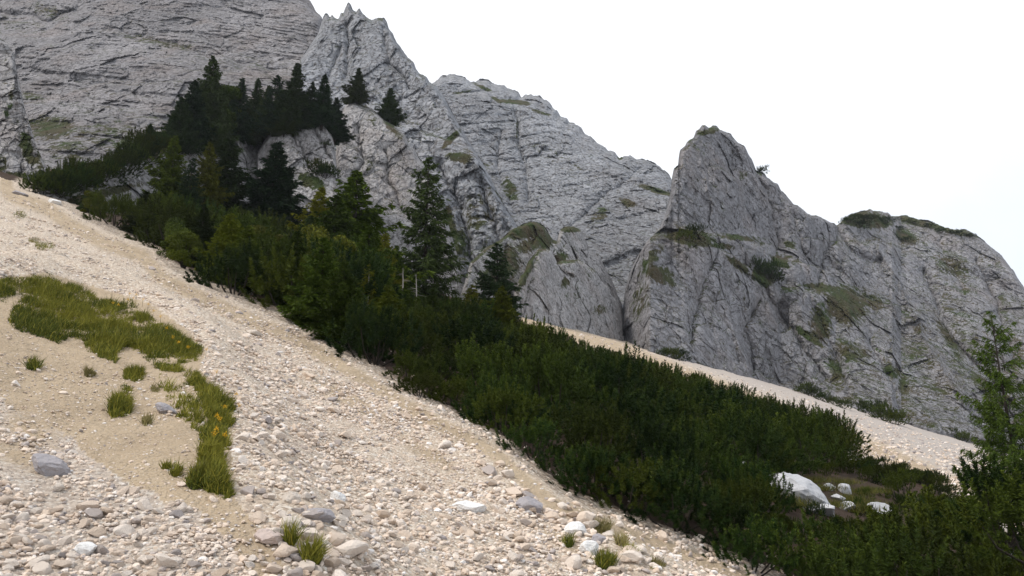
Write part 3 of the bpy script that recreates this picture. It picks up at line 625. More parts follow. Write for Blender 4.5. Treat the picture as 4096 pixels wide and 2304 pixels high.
boulder(270, 536, 30, 14, M['stone_pink'], 'pinkish low rock at the edge of the fine dirt', 18, 'rock', 6)
boulder(85, 548, 22, 13, M['stone_white'], 'white rock among stones at the bottom left', 19, 'rock', 6)
boulder(58, 487, 12, 9, M['stone_pale'], 'small pale stone below the mauve grey rock', 20, 'rock', 6)
boulder(340, 520, 12, 9, M['stone_pale'], 'small pale rock on the right of the grey flat-topped rock', 21, 'rock', 6)
boulder(575, 528, 22, 15, M['stone_white'], 'pale blocky rock near the plants at the bottom centre', 22, 'rock', 6)
boulder(590, 548, 20, 17, M['stone_white'], 'pale rock right below the green leaves at the bottom centre', 23, 'rock', 6)
boulder(598, 538, 16, 12, M['stone_grey'], 'grey rock beside the tuft at the bottom centre', 24, 'rock', 6)
boulder(420, 322, 10, 5, M['stone_pale'], 'low pale rock on the upper scree', 25, 'rock', 12) if False else None
boulder(255, 332, 20, 7, M['stone_pale'], 'low tan rock sunk in the middle of the scree', 26, 'rock', 10, .4)
boulder(407, 396, 8, 4.5, M['stone_pale'], 'small pale rock at the edge of the dwarf pines', 27, 'rock', 8)
boulder(20, 193, 17, 6, M['stone_grey'], 'grey rock at the top of the left scree', 28, 'rock', 15, .3)
boulder(55, 201, 15, 7, M['stone_white'], 'whitish rock at the foot of the shrubs at the top of the scree', 29, 'rock', 6, .3)

print('rocks', round(time.time() - T0, 1))
# ------------------------------------------------------------------ plants: generators (unit meshes, shared by the copies)
def tube_np(pts, rad, seg=6):
    pts = np.array(pts, float); V = []; Fc = []
    for i, p in enumerate(pts):
        d = pts[min(i + 1, len(pts) - 1)] - pts[max(i - 1, 0)]; d /= np.linalg.norm(d) + 1e-9
        a = np.cross(d, (1, 0, 0) if abs(d[0]) < .8 else (0, 1, 0)); a /= np.linalg.norm(a); b = np.cross(d, a)
        for k in range(seg):
            t = 2 * math.pi * k / seg; V.append(p + rad[i] * (math.cos(t) * a + math.sin(t) * b))
    for i in range(len(pts) - 1):
        for k in range(seg): Fc.append((i * seg + k, i * seg + (k + 1) % seg, (i + 1) * seg + (k + 1) % seg, (i + 1) * seg + k))
    return np.array(V), np.array(Fc)
class TB:
    "collects tubes"
    def __init__(s): s.V = []; s.F = []; s.o = 0
    def add(s, pts, rad, seg=6):
        V, Fc = tube_np(pts, rad, seg); s.V.append(V); s.F.append(Fc + s.o); s.o += len(V)
    def mesh(s, name, mat): return npmesh(name, np.concatenate(s.V), np.concatenate(s.F), mat, True)
def blades(base, d, ln, wd, tint, tip=None, rng=rng):
    "thin triangles: base points, unit directions, lengths, widths"
    n = len(base); r = rng.normal(size=(n, 3)); sd = np.cross(d, r); sd /= np.linalg.norm(sd, axis=1, keepdims=True) + 1e-9
    w = (wd / 2)[:, None] * sd
    V = np.stack([base - w, base + w, base + d * ln[:, None]], 1).reshape(-1, 3)
    t = np.repeat(tint, 3); tp = np.zeros((n, 3)) if tip is None else np.stack([tip * .3, tip * .3, tip], 1)
    return V, np.arange(3 * n).reshape(-1, 3), t, tp.ravel()
def unit(a): return a / (np.linalg.norm(a, axis=-1, keepdims=True) + 1e-9)

def dwarf_pine_mesh(seed, shoots=130, per=80, rad=1.2, ht=1.5, nl=.10, nw=.028):
    r = np.random.default_rng(seed)
    br = TB(); P = []; D = []; L = []
    nl_ = 8
    for i in range(nl_):
        a = 6.283 * (i + r.uniform(-.3, .3)) / nl_; q = rad * r.uniform(.25, .85) * (i > 0); h = ht * r.uniform(.45, .85) * (1 - .3 * (q / rad) ** 2)
        c = np.array([q * math.cos(a), q * math.sin(a), h]); qq = rad * r.uniform(.28, .42)
        br.add([(0, 0, -.2), c * np.array([.75, .75, .35]), c], [.032, .024, .010], 5)
        n = shoots // nl_; d = unit(r.normal(size=(n, 3)) + np.array([0, 0, .3]))
        P.append(c + d * (qq * r.uniform(.5, 1.1, n))[:, None] * np.array([1, 1, .9])); D.append(unit(d * .42 + np.array([0, 0, 1.]) + r.normal(size=(n, 3)) * .15)); L.append(r.uniform(.28, .62, n))
    n = shoots // 2; a = r.uniform(0, 6.28, n); q = rad * np.sqrt(r.uniform(.3, 1.15, n)); z = ht * r.uniform(.0, .4, n)
    P.append(np.stack([q * np.cos(a), q * np.sin(a), z], 1)); D.append(unit(np.stack([np.cos(a) * .8, np.sin(a) * .8, 0 * a + .8], 1) + r.normal(size=(n, 3)) * .25)); L.append(r.uniform(.2, .4, n))
    P = np.concatenate(P); D = np.concatenate(D); L = np.concatenate(L); n = len(P)
    P[:, 2] = np.maximum(P[:, 2], .03)
    t = r.random((n, per)) ** .8; a = r.uniform(0, 6.28, (n, per))
    A = unit(np.cross(D, np.array([1, .3, 0.]))); B = np.cross(D, A)
    base = P[:, None] + D[:, None] * (L[:, None] * t)[..., None]
    out = A[:, None] * np.cos(a)[..., None] + B[:, None] * np.sin(a)[..., None]
    nd = unit(out + D[:, None] * (.35 + .75 * t ** 2)[..., None])
    ln = nl * r.uniform(.7, 1.15, (n, per)) * (1.15 - .5 * t ** 2)
    st = np.clip(r.normal(.45, .3, n), 0, 1)[:, None] * np.ones((1, per))
    tip = ((P[:, 2] / ht)[:, None] > .45) * np.clip((t - .55) * 2, 0, 1) * np.clip(r.normal(.5, .5, n), 0, 1)[:, None]
    V, Fc, tt, tp = blades(base.reshape(-1, 3), nd.reshape(-1, 3), ln.ravel(), np.full(n * per, nw), st.ravel(), tip.ravel(), r)
    return npmesh('foliage', V, Fc, M['pine'], False, dict(tint=tt, tip=tp)), br.mesh('branches', M['bark'])

def spruce_mesh(seed, mat, H=10., Rd=1.9, whorls=38, per=8, twigs=13, start=.05, droop=.35, dens=1.0, tw=.055, tl=.30, clear=None, slim=.95, trunk=None, gap=.0, cone=False):
    r = np.random.default_rng(seed); base = []; dr = []; ln = []; wd = []; tn = []
    tr = TB(); br = TB()
    tr.add([(0, 0, -.6), (.02, .01, H * .3), (.03, 0, H * .7), (0, 0, H * .985)], [H * .017, H * .012, H * .006, H * .0012], 7)
    side = r.uniform(.75, 1.15, 12)
    for w in range(whorls):
        f = start + (1 - start) * (w / (whorls - 1)) ** .92
        z0 = H * f * .985; R1 = r.uniform(.8, 1.15)
        R0 = Rd * (1 - f) ** slim * (1 - .35 * max(0, (.18 - f) / .18)) * R1 + .10
        for b in range(max(3, int(per * (.6 + .6 * (1 - f))))):
            if r.random() < gap: continue
            a = r.uniform(0, 6.28); Lb = R0 * (r.uniform(.5, 1.05) if r.random() < .8 else r.uniform(1.0, 1.4)) * side[int(a / 6.2832 * 12) % 12]
            z = z0 + r.uniform(-.5, .5) * H / whorls
            s = np.linspace(0, 1, 7)
            up = (.35 - .9 * (1 - f)) * droop * 2
            zz = z + Lb * (up * s + .28 * s ** 2 * (1 if f < .85 else .5)) + (.25 * Lb * s if f > .8 else 0)
            X = Lb * s * math.cos(a); Y = Lb * s * math.sin(a); pts = np.stack([X, Y, zz], 1)
            br.add(pts[[0, 3, 6]], [.022 * H / 10, .012 * H / 10, .004], 3)
            nt = max(5, int(twigs * dens * Lb / Rd * 1.6))
            q = r.uniform(.12, 1.02, nt) ** .8; k = np.stack([np.interp(q, s, pts[:, i]) for i in range(3)], 1)
            sg = r.choice([-1, 1], nt); ax = np.array([math.cos(a), math.sin(a), 0.]); sd = np.array([-math.sin(a), math.cos(a), 0.])
            spread = .55 * Lb * (1.05 - q) + .10
            d0 = unit(ax * r.uniform(.4, 1, nt)[:, None] + sd * (sg * r.uniform(.3, 1.0, nt))[:, None] + np.array([0, 0, 1.]) * r.uniform(-.75, .1, nt)[:, None])
            m = 7
            for j in range(m):
                tj = j / m
                p = k + d0 * (spread * tj * r.uniform(.7, 1, nt))[:, None] + np.array([0, 0, -.10 * tj * Lb * .5])
                dd = unit(d0 + r.normal(size=(nt, 3)) * .42 + np.array([0, 0, -.12]))
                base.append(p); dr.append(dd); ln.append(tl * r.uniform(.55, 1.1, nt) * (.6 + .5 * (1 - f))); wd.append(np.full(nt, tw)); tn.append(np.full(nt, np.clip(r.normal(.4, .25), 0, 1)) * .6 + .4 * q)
    # leader
    n = 60; z = H * r.uniform(.93, 1.0, n); base.append(np.stack([0 * z, 0 * z, z], 1)); dr.append(unit(r.normal(size=(n, 3)) * np.array([.5, .5, .2]) + np.array([0, 0, .6]))); ln.append(np.full(n, .14)); wd.append(np.full(n, tw * .6)); tn.append(np.full(n, .5))
    V, Fc, tt, _ = blades(np.concatenate(base), np.concatenate(dr), np.concatenate(ln), np.concatenate(wd), np.concatenate(tn), None, r)
    return [('crown', npmesh('crown', V, Fc, mat, False, dict(tint=tt))), ('trunk', tr.mesh('trunk', trunk or M['bark'])), ('branches', br.mesh('branches', M['bark']))]

def broad_mesh(seed, mat, H=3., Rd=1.5, leaves=13000, ls=.06, lumps=16, bare=.15):
    r = np.random.default_rng(seed); tr = TB(); P = []; N = []; T = []
    for i in range(lumps):
        a = r.uniform(0, 6.28); f = r.uniform(.15, .93); q = Rd * math.sqrt(r.uniform(.05, 1)) * math.sqrt(max(.05, 1 - (f * 2 - .9) ** 2 * .75))
        c = np.array([q * math.cos(a), q * math.sin(a), H * f]); rr = Rd * r.uniform(.22, .45)
        tr.add([(0, 0, -.2), (c[0] * .3, c[1] * .3, c[2] * .45), tuple(c)], [.05 * H / 3, .03 * H / 3, .008], 4)
        n = leaves // lumps; d = unit(r.normal(size=(n, 3))); P.append(c + d * (rr * r.uniform(.3, 1.1, n) ** .5)[:, None] * np.array([1, 1, .8])); T.append(np.full(n, np.clip(r.normal(.45, .28), 0, 1)) + r.normal(0, .1, n))
    P = np.concatenate(P); n = len(P); T = np.clip(np.concatenate(T), 0, 1)
    d = unit(r.normal(size=(n, 3)) + np.array([0, 0, .4])); e = unit(np.cross(d, r.normal(size=(n, 3)))); g = np.cross(d, e)
    s = ls * r.uniform(.6, 1.3, n)[:, None]
    V = np.stack([P - e * s, P - g * s * .5, P + e * s, P + g * s * .5], 1).reshape(-1, 3)
    return [('foliage', npmesh('foliage', V, np.arange(4 * n).reshape(-1, 4), mat, False, dict(tint=np.repeat(T, 4)))), ('stems', tr.mesh('stems', M['bark']))]

def make(kind, meshes, loc=(0, 0, 0)):
    e = empty(kind, loc)
    for nm, me in meshes: obj(nm, me, e)
    return e
class Kind:
    "first use takes the built thing itself, later uses copy it"
    def __init__(s, name, meshes): s.name, s.meshes, s.first = name, meshes, None
    def put(s, loc, rz, scale, label, cat, group=None):
        if s.first is None: o = make(s.name, s.meshes); s.first = o
        else: o = copy_tree(s.first)
        o.location = loc; o.rotation_euler = (0, 0, rz); o.scale = scale if hasattr(scale, '__len__') else (scale,) * 3
        for k in ('label', 'category', 'group'):
            if k in o: del o[k]
        return tag(o, label, cat, group)

PINES = [Kind('dwarf_pine', [('foliage', a), ('branches', b)]) for a, b in (dwarf_pine_mesh(40 + i, rad=1.25, ht=1.3 + .12 * (i % 4)) for i in range(7))]
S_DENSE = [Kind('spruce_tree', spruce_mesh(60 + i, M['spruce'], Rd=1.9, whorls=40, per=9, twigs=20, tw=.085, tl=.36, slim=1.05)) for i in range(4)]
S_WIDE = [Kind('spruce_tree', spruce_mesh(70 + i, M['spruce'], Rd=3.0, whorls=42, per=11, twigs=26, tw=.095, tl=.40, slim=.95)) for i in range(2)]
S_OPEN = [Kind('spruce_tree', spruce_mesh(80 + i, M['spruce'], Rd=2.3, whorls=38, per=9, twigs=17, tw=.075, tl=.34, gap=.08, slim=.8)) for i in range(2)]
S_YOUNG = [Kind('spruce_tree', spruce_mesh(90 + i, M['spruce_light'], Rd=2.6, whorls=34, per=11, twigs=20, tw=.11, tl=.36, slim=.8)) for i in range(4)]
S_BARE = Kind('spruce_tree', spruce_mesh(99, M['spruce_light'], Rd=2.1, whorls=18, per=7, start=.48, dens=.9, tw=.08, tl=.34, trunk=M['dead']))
BROAD = [Kind('leafy_shrub', broad_mesh(110 + i, M['leaf'])) for i in range(4)]
YBROAD = Kind('leafy_tree', broad_mesh(120, M['leaf_yellow'], H=5, Rd=1.6, ls=.11))
print('plant kinds', round(time.time() - T0, 1))

rv = np.random.default_rng(21)
def tree_px(kind, tip, base, at=None, y=None, label='', cat='spruce', group=None, wid=1.0, H=10.):
    "a tree whose foot stands at a picture point of a rock (at) or the ground and whose top reaches tip"
    if at is not None: P = at(*base)
    elif y is not None: u, v = ray(*base); P = np.array([u * y, y, v * y])
    else: P = np.array([float(np.ravel(a)[0]) for a in hit(np.array([float(base[0])]), np.array([float(base[1])]))])
    u1, v1 = ray(tip[0], tip[1]); h = v1 * P[1] - P[2]
    s = h / H; wid *= 1.5 if H == 10. else 1.; return kind.put(tuple(P), rv.uniform(0, 6.28), (s * wid, s * wid, s), label, cat, group)

# the spruces on the knoll (crest group)
CG = 'spruces on the rocky knoll'
for (tx, ty, bx, by, kd, wd_, lb) in (
    (203.5, 56, 203, 150, S_WIDE[0], .62, 'tallest dark spruce of the knoll, at the left of the group'),
    (190, 80, 188, 146, S_WIDE[1], .8, 'broad dark spruce leaning against the left of the tallest knoll spruce'),
    (178, 97, 176, 150, S_WIDE[0], .85, 'low dark spruce at the left end of the knoll group'),
    (235, 78, 236, 140, S_DENSE[1], .85, 'dark spruce right behind the yellowish leafy tree'),
    (253, 79, 253, 138, S_DENSE[2], .9, 'dark spruce in the middle of the knoll group, with a plain pointed top'),
    (274, 75, 273, 134, S_OPEN[0], .85, 'thin spruce with a visible trunk just left of the second tallest'),
    (265, 86, 264, 136, S_DENSE[3], 1.0, 'short spruce between two taller ones on the knoll'),
    (292, 64, 292, 134, S_DENSE[0], 1.15, 'second tallest knoll spruce, dense and pointed'),
    (310, 82, 309, 126, S_DENSE[1], 1.0, 'shorter one of the two spruces at the right end of the knoll group'),
    (320, 75, 321, 128, S_DENSE[2], 1.05, 'taller one of the two spruces at the right end of the knoll group'),
    (331, 98, 334, 138, S_DENSE[3], 1.2, 'small spruce hanging over the right end of the rock outcrop'),
    (217, 99, 217, 142, S_DENSE[3], 1.3, 'dark spruce between the tallest one and the yellowish tree'),
    (245, 106, 244, 142, S_WIDE[1], 1.0, 'low spruce in front of the knoll group, under the middle tops'),
    (283, 103, 284, 136, S_WIDE[0], .9, 'low spruce filling the gap left of the second tallest knoll spruce'),
    (302, 102, 301, 130, S_WIDE[1], .9, 'low spruce filling the gap right of the second tallest knoll spruce')):
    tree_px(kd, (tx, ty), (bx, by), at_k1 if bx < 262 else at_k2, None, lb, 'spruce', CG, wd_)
tree_px(YBROAD, (223, 90), (223, 128), at_k1, None, 'yellowish green leafy tree among the dark knoll spruces', 'tree', None, 1.4, 5.)
tree_px(S_DENSE[0], (355.5, 68), (357, 104), at_b2, None, 'dark spruce standing alone on top of the tall buttress', 'spruce', 'spruces on the buttress', 1.25)
tree_px(S_DENSE[1], (384, 88), (389, 120), at_b2, None, 'small dark spruce on the right shoulder of the buttress', 'spruce', 'spruces on the buttress', 1.35)
tree_px(S_WIDE[0], (150, 124), (148, 146), at_k1, None, 'small dark bushy spruce low on the left slope of the knoll', 'spruce', CG, 1.1)
# middle trees
for (tx, ty, bx, by, y, kd, wd_, lb) in (
    (264, 142, 270, 232, 72, S_DENSE[0], 1.45, 'dark pointed spruce in front of the pale rock ledges'),
    (217, 139, 221, 225, 70, S_DENSE[2], 1.3, 'tall dark spruce left of the pale rock face'),
    (163, 136, 166, 215, 62, S_YOUNG[0], .75, 'olive green spruce at the left, in front of the rock ledges'),
    (199, 143, 202, 220, 66, S_YOUNG[1], .7, 'olive spruce just left of the tall dark one'),
    (183, 158, 185, 226, 60, S_OPEN[1], .8, 'thin dark spruce between the two olive ones'),
    (348, 172, 350, 300, 52, S_YOUNG[2], 1.15, 'tall bright green spruce in the centre left, left of the big dark spruce'),
    (330, 196, 330, 300, 48, S_YOUNG[3], 1.0, 'mid green spruce left of the tall bright green one'),
    (362, 228, 364, 335, 40, S_YOUNG[1], 1.15, 'bright green spruce in front of the tall bright green one'),
    (315, 188, 316, 275, 60, S_YOUNG[0], .9, 'dull green spruce before the dark hollow in the rock'),
    (413, 156, 424, 312, 56, S_OPEN[0], .72, 'big dark open spruce standing clear before the buttress'),
    (493, 243, 497, 322, 58, S_OPEN[1], 1.15, 'lone dark spruce at the right end of the wood, against the turfed rocks'),
    (393, 246, 394, 318, 48, S_YOUNG[0], .8, 'small green spruce between the bright green one and the big dark one'),
    (380, 234, 381, 320, 46, S_YOUNG[3], .7, 'narrow green spruce just left of the big dark spruce'),
    (274, 256, 277, 335, 34, S_YOUNG[2], .75, 'young green spruce in the dark thicket above the scree edge'),
    (430, 290, 432, 325, 40, S_YOUNG[3], 1.0, 'very small green spruce at the foot of the big dark one'),
    (500, 286, 502, 330, 44, S_YOUNG[0], 1.1, 'yellowish small spruce in front of the lone dark spruce'),
    (445, 296, 446, 328, 46, S_YOUNG[1], 1.2, 'small bush-like spruce right of the big dark one')):
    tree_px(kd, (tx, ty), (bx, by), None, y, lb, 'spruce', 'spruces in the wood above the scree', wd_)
SML = ['small spruce in the undergrowth below the tall dark spruce of the pale face', 'small spruce in the undergrowth, left of the one below the tall dark spruce', 'dark small spruce in front of the two olive spruces',
       'small spruce in the undergrowth, below the dark pointed one before the rock ledges', 'small green spruce left of the bright green one, half way down the wood', 'green small spruce by the scree edge, left of the thin pale dead stems',
       'leftmost green small spruce, near the scree edge below the first olive spruce', 'small dark spruce near the left end of the wood by the scree edge', 'lowest small spruce of the wood, below the pale dead stems', 'small green spruce between the big dark one and the lone dark one', 'short dark spruce behind the bare branch in the thicket']
for i, (tx, ty, bx, by, kd, wd_) in enumerate(((243, 226, 244, 290, S_YOUNG[1], 1.2), (222, 214, 224, 282, S_YOUNG[3], 1.1), (196, 206, 198, 268, S_DENSE[0], 1.3), (290, 232, 292, 310, S_YOUNG[0], 1.1), (316, 238, 318, 330, S_YOUNG[2], 1.1), (338, 262, 340, 344, S_YOUNG[0], 1.15), (172, 200, 174, 250, S_YOUNG[2], 1.2), (140, 192, 141, 236, S_DENSE[1], 1.4), (385, 286, 386, 345, S_YOUNG[1], 1.3), (470, 285, 471, 330, S_YOUNG[0], 1.2), (305, 216, 305, 290, S_DENSE[3], 1.2))):
    tree_px(kd, (tx, ty), (bx, by), None, None, SML[i], 'spruce', 'small spruces in the undergrowth', wd_)
tree_px(S_BARE, (363, 262), (365, 352), None, 33, 'olive spruce with a pale bare lower trunk', 'spruce', None, .8)

# shrubs: over the ground between the scree edge and the back edge
def on_rock_or_ground(px, py):
    x, y, z = [float(np.ravel(a)[0]) for a in hit(np.array([float(px)]), np.array([float(py)]))]
    return x, y, z
WOOD = [(20, 184), (55, 196), (75, 212), (110, 230), (150, 244), (172, 268), (235, 298), (300, 326), (345, 352), (345, 300), (470, 318), (500, 322), (480, 305), (300, 252), (150, 216), (60, 192)]
THICK = [(345, 352), (400, 386), (450, 414), (500, 440), (560, 492), (620, 516), (700, 545), (780, 580), (900, 660), (1150, 660), (1150, 610), (1024, 572), (962, 524), (915, 500), (878, 488), (852, 480), (843, 452), (822, 440), (760, 416), (700, 390), (640, 372), (565, 352), (530, 338), (480, 322), (345, 300)]
HOLE = [(770, 478), (800, 474), (850, 492), (885, 520), (850, 540), (800, 520)]
def poisson(poly, step_m, seed, lim=400, edge=0):
    r = np.random.default_rng(seed); g = to_plane(poly); g = [(a, b) for a, b in g]
    xs = [p[0] for p in g]; ys = [p[1] for p in g]; n = 60000
    x = r.uniform(min(xs), max(xs), n); y = r.uniform(min(ys), max(ys), n); k = inpoly(x, y, g); x, y = x[k], y[k]
    out = []
    for a, b in zip(x, y):
        st = step_m(b)
        if all((a - c) ** 2 + (b - d) ** 2 > st * st for c, d in out): out.append((a, b))
        if len(out) > lim: break
    return out
cnt = 0
SKY_EDGE = np.array(L2)
for (x, y) in poisson(THICK, lambda y: 1.16 + .025 * y, 5, 520):
    z = float(ground(np.array([x]), np.array([y]))[0]); px, py = topx(x, y, z)
    if px < -40 or px > 1060 or py > 640: continue
    d1, _ = seg_dist(np.array([px]), np.array([py]), L1)
    s = rv.choice([rv.uniform(.5, .9), rv.uniform(.8, 1.35)]) * (.72 + .28 * min(1, d1[0] / 30)) * (1 + .25 * min(1, max(0, (y - 16) / 40)))
    zs = rv.uniform(.78, 1.25)
    lim = float(np.interp(px, SKY_EDGE[:, 0], SKY_EDGE[:, 1])) - rv.uniform(0, 4)     # the thicket's crest seen against the far scree
    if y > 20: s = min(s, (py - lim - 2) / (F * 1.9 * zs / y))
    yB = float(hit(np.array([float(px)]), np.array([508.]))[1][0])
    if 725 < px < 765 and y < yB: s = min(s, .55)
    if 765 < px < 960 and y < yB: s = min(s, (py - np.interp(px, [765, 790, 812, 850, 880, 905, 925, 960], [502, 517, 524, 520, 522, 519, 504, 492])) / (F * 1.9 * zs / y))
    if 768 < px < 892 and 474 < py < 520: continue
    if s < .28: s = .3 if (735 < px < 960 and y < yB) else 0
    if s == 0: continue
    edge = d1[0] < 22; far = py - lim < 34
    if edge: zn = ('at the thicket edge beside the main scree, lower half', 'edge') if px > 640 else ('at the thicket edge beside the main scree, upper half', 'edge, upper half')
    elif far: zn = ('on the thicket crest against the far scree band, left part', 'crest, left') if px < 700 else ('on the thicket crest against the far scree, right part', 'crest, right')
    elif px > 850: zn = ('in the thicket right of the white boulders', 'right of the boulders')
    elif px > 690: zn = ('in the thicket left of and below the large white boulder', 'left of the boulder')
    elif px > 540: zn = ('deep in the middle of the thicket', 'middle')
    else: zn = ('in the thicket below the big open spruce', 'below the big spruce')
    PINES[rv.integers(0, 7)].put((x, y, z - .05), rv.uniform(0, 6.28), (s * rv.uniform(.95, 1.25), s * rv.uniform(.95, 1.25), s * zs),
        'dark green dwarf pine %s' % zn[0], 'shrub', 'dwarf pines of the thicket, %s' % zn[1]); cnt += 1
seg = np.linspace(0, 1, 46)
LX = np.array(L1[8:], float); acc = np.r_[0, np.cumsum(np.hypot(*np.diff(LX, axis=0).T))]
gx_ = 0.
while gx_ < acc[-2]:
    px = float(np.interp(gx_, acc, LX[:, 0])) + 4; py = float(np.interp(gx_, acc, LX[:, 1])) - 7; x, y, z = on_rock_or_ground(px, py)
    s = rv.uniform(.42, .66); PINES[rv.integers(0, 7)].put((x, y, z - .05), rv.uniform(0, 6.28), (s * 1.2, s * 1.2, s), 'low dwarf pine of the front row, hanging over the edge of the main scree', 'shrub', 'dwarf pines of the front row')
    gx_ += rv.uniform(.8, 1.5) * F / y
for i in range(16):
    px = 856 + 7 * i + rv.uniform(-3, 3); py = float(np.interp(px, SKY_EDGE[:, 0], SKY_EDGE[:, 1])) + rv.uniform(11, 18); x, y, z = on_rock_or_ground(px, py); s = rv.uniform(.28, .45)
    PINES[i % 7].put((x, y, z - .05), rv.uniform(0, 6.28), (s * 1.5, s * 1.5, s), 'low dwarf pine between the white boulders and the far scree band', 'shrub', 'dwarf pines between the boulders and the far scree')
for i, (px, py) in enumerate(((770, 478), (778, 470), (900, 500), (893, 488), (750, 503), (760, 514), (735, 508), (745, 518), (770, 534), (788, 540), (805, 544), (822, 540), (840, 534), (858, 536), (875, 534), (890, 528), (858, 512), (866, 500), (897, 517), (868, 518), (905, 508), (815, 517), (788, 512), (868, 482), (852, 474), (880, 486), (874, 478), (890, 480), (808, 474), (825, 476), (843, 474))):
    x, y, z = on_rock_or_ground(px, py); s = .55 if i < 8 else max(.24, (py - 520) / (F * 1.9 / y)) if i < 16 else .22 if i < 23 else .3
    PINES[i % 7].put((x, y, z), rv.uniform(0, 6.28), (s, s, s), 'low dwarf pine growing close around the white boulders', 'shrub', 'dwarf pines around the white boulders')
print('dwarf pines', cnt)
cnt = 0
for (x, y) in poisson(WOOD, lambda y: 1.7 + .034 * y, 6, 260):
    z = float(ground(np.array([x]), np.array([y]))[0]); px, py = topx(x, y, z)
    d1, _ = seg_dist(np.array([px]), np.array([py]), L1); t = min(1, d1[0] / 35)
    wl = float(np.interp(px, [20, 60, 110, 150, 200, 250, 300, 345, 420, 480], [184, 188, 191, 192, 200, 212, 224, 238, 290, 306]))
    cap = max(.25, (py - wl) / (F * 1.7 / y))
    if rv.random() < .38:
        BROAD[rv.integers(0, 4)].put((x, y, z - .1), rv.uniform(0, 6.28), min(cap * .6, (.5 + .35 * t) * rv.uniform(.8, 1.15) * min(1.25, y / 40 + .3)), 'green leafy shrub in the dark undergrowth below the knoll, %s' % ('by the scree edge' if d1[0] < 18 else 'behind the edge'), 'shrub', 'leafy shrubs below the knoll, %s' % (d1[0] < 18 and 'front' or 'back'))
    else:
        s = (.88 + .6 * t) * rv.uniform(.8, 1.3) * min(1.4, y / 36 + .3); s = min(s, cap)
        PINES[rv.integers(0, 7)].put((x, y, z - .05), rv.uniform(0, 6.28), (s, s, s * 1.0), 'dark dwarf pine in the undergrowth %s' % ('along the upper scree edge, left' if px < 150 else 'under the spruces, by the scree edge' if d1[0] < 22 else 'under the spruces, well behind the scree edge'), 'shrub', 'dwarf pines below the knoll')
    cnt += 1
print('wood shrubs', cnt)
# dwarf pines along the left slope of the knoll, a dark band
for i in range(27):
    t = i / 26; px = 45 + 125 * t + rv.uniform(-3, 3); top = np.interp(px, [38, 52, 70, 90, 110, 130, 150, 175], [190, 184, 177, 170, 163, 152, 141, 132])
    py = top + 3 + rv.uniform(0, 10 + 8 * t); P = at_k1(px, py); s = rv.uniform(.95, 1.35)
    PINES[rv.integers(0, 7)].put(tuple(P - [0, 0, .3]), rv.uniform(0, 6.28), (s, s, s * .9), 'dark dwarf pine in the band up the left slope of the knoll', 'shrub', 'dwarf pines on the left slope of the knoll')
for (px, py, s, at) in ((235, 136, .8, at_k1), (243, 137, .9, at_k1), (318, 173, 1.0, at_k2), (327, 178, .9, at_k2), (322, 176, .8, at_k2), (326, 148, .5, at_k2), (55, 180, .7, at_k1)):
    P = at(px, py); PINES[2].put(tuple(P), rv.uniform(0, 6), (s * 1.5, s * 1.5, s), 'small dark dwarf pine clinging to the pale rock of the knoll', 'shrub', 'dwarf pines clinging to the pale rock')
for (px, py, s, at, lb) in ((768, 279, 3.0, at_d, 'dark bush on the ledge low on the steep peak'), (758, 273, 2.6, at_d, 'dark bush left of the lowest one on the ledge of the steep peak'), (772, 282, 2.2, at_d, 'small dark bush at the right end of the peak ledge'), (692, 238, 2.2, at_d, 'dark bush on the turf shoulder of the steep peak'), (686, 240, 1.6, at_d, 'smaller bush on the turf shoulder of the steep peak'), (762, 174, 1.6, at_d, 'tiny dark bush on the right skyline of the steep peak')):
    P = at(px, py); PINES[1].put(tuple(P), rv.uniform(0, 6), (s, s, s * .8), lb, 'shrub')
for (px, py, s) in ((848, 219, 2.5), (854, 215, 2.6), (862, 217, 3.), (870, 218, 3.), (885, 220, 3.2), (898, 226, 2.2), (908, 219, 1.8), (914, 220, 1.8), (928, 224, 2.3), (942, 229, 2.4), (955, 232, 2.5), (969, 234, 2.3), (860, 224, 3.3), (905, 238, 2.5)):
    P = at_e(px, py + 3.5); s *= .62; PINES[rv.integers(0, 7)].put(tuple(P), rv.uniform(0, 6), (s * 1.3, s * 1.3, s * .6), 'small dark shrub on the crest of the right mountain shoulder', 'shrub', 'shrubs on the crest of the right shoulder')
# shrubs along the foot of the far cliffs
for (px, py, s, k) in ((664, 354, .7, 0), (672, 357, .9, 1), (681, 359, .9, 2), (805, 392, 1.2, 4), (813, 395, 1.0, 5), (822, 399, .8, 6), (832, 402, .8, 0), (843, 406, .9, 1), (864, 411, 1.1, 2), (876, 415, 1.3, 3), (886, 419, 1.4, 4), (896, 423, 1.1, 5), (950, 435, .9, 6), (965, 440, 1.1, 0), (980, 443, .9, 1)):
    x, y, z = on_rock_or_ground(px, py + 2); PINES[k].put((x, y, z), rv.uniform(0, 6), (s * 1.5, s * 1.5, s * 1.2), 'small dark shrub at the foot of the far cliff beside the scree band', 'shrub', 'shrubs along the foot of the far cliff')
x, y, z = on_rock_or_ground(840, 403); BROAD[1].put((x, y, z), 1., (1.1, 1.1, 1.25), 'light green leafy shrub at the foot of the far cliff', 'shrub')
print('shrubs', round(time.time() - T0, 1))

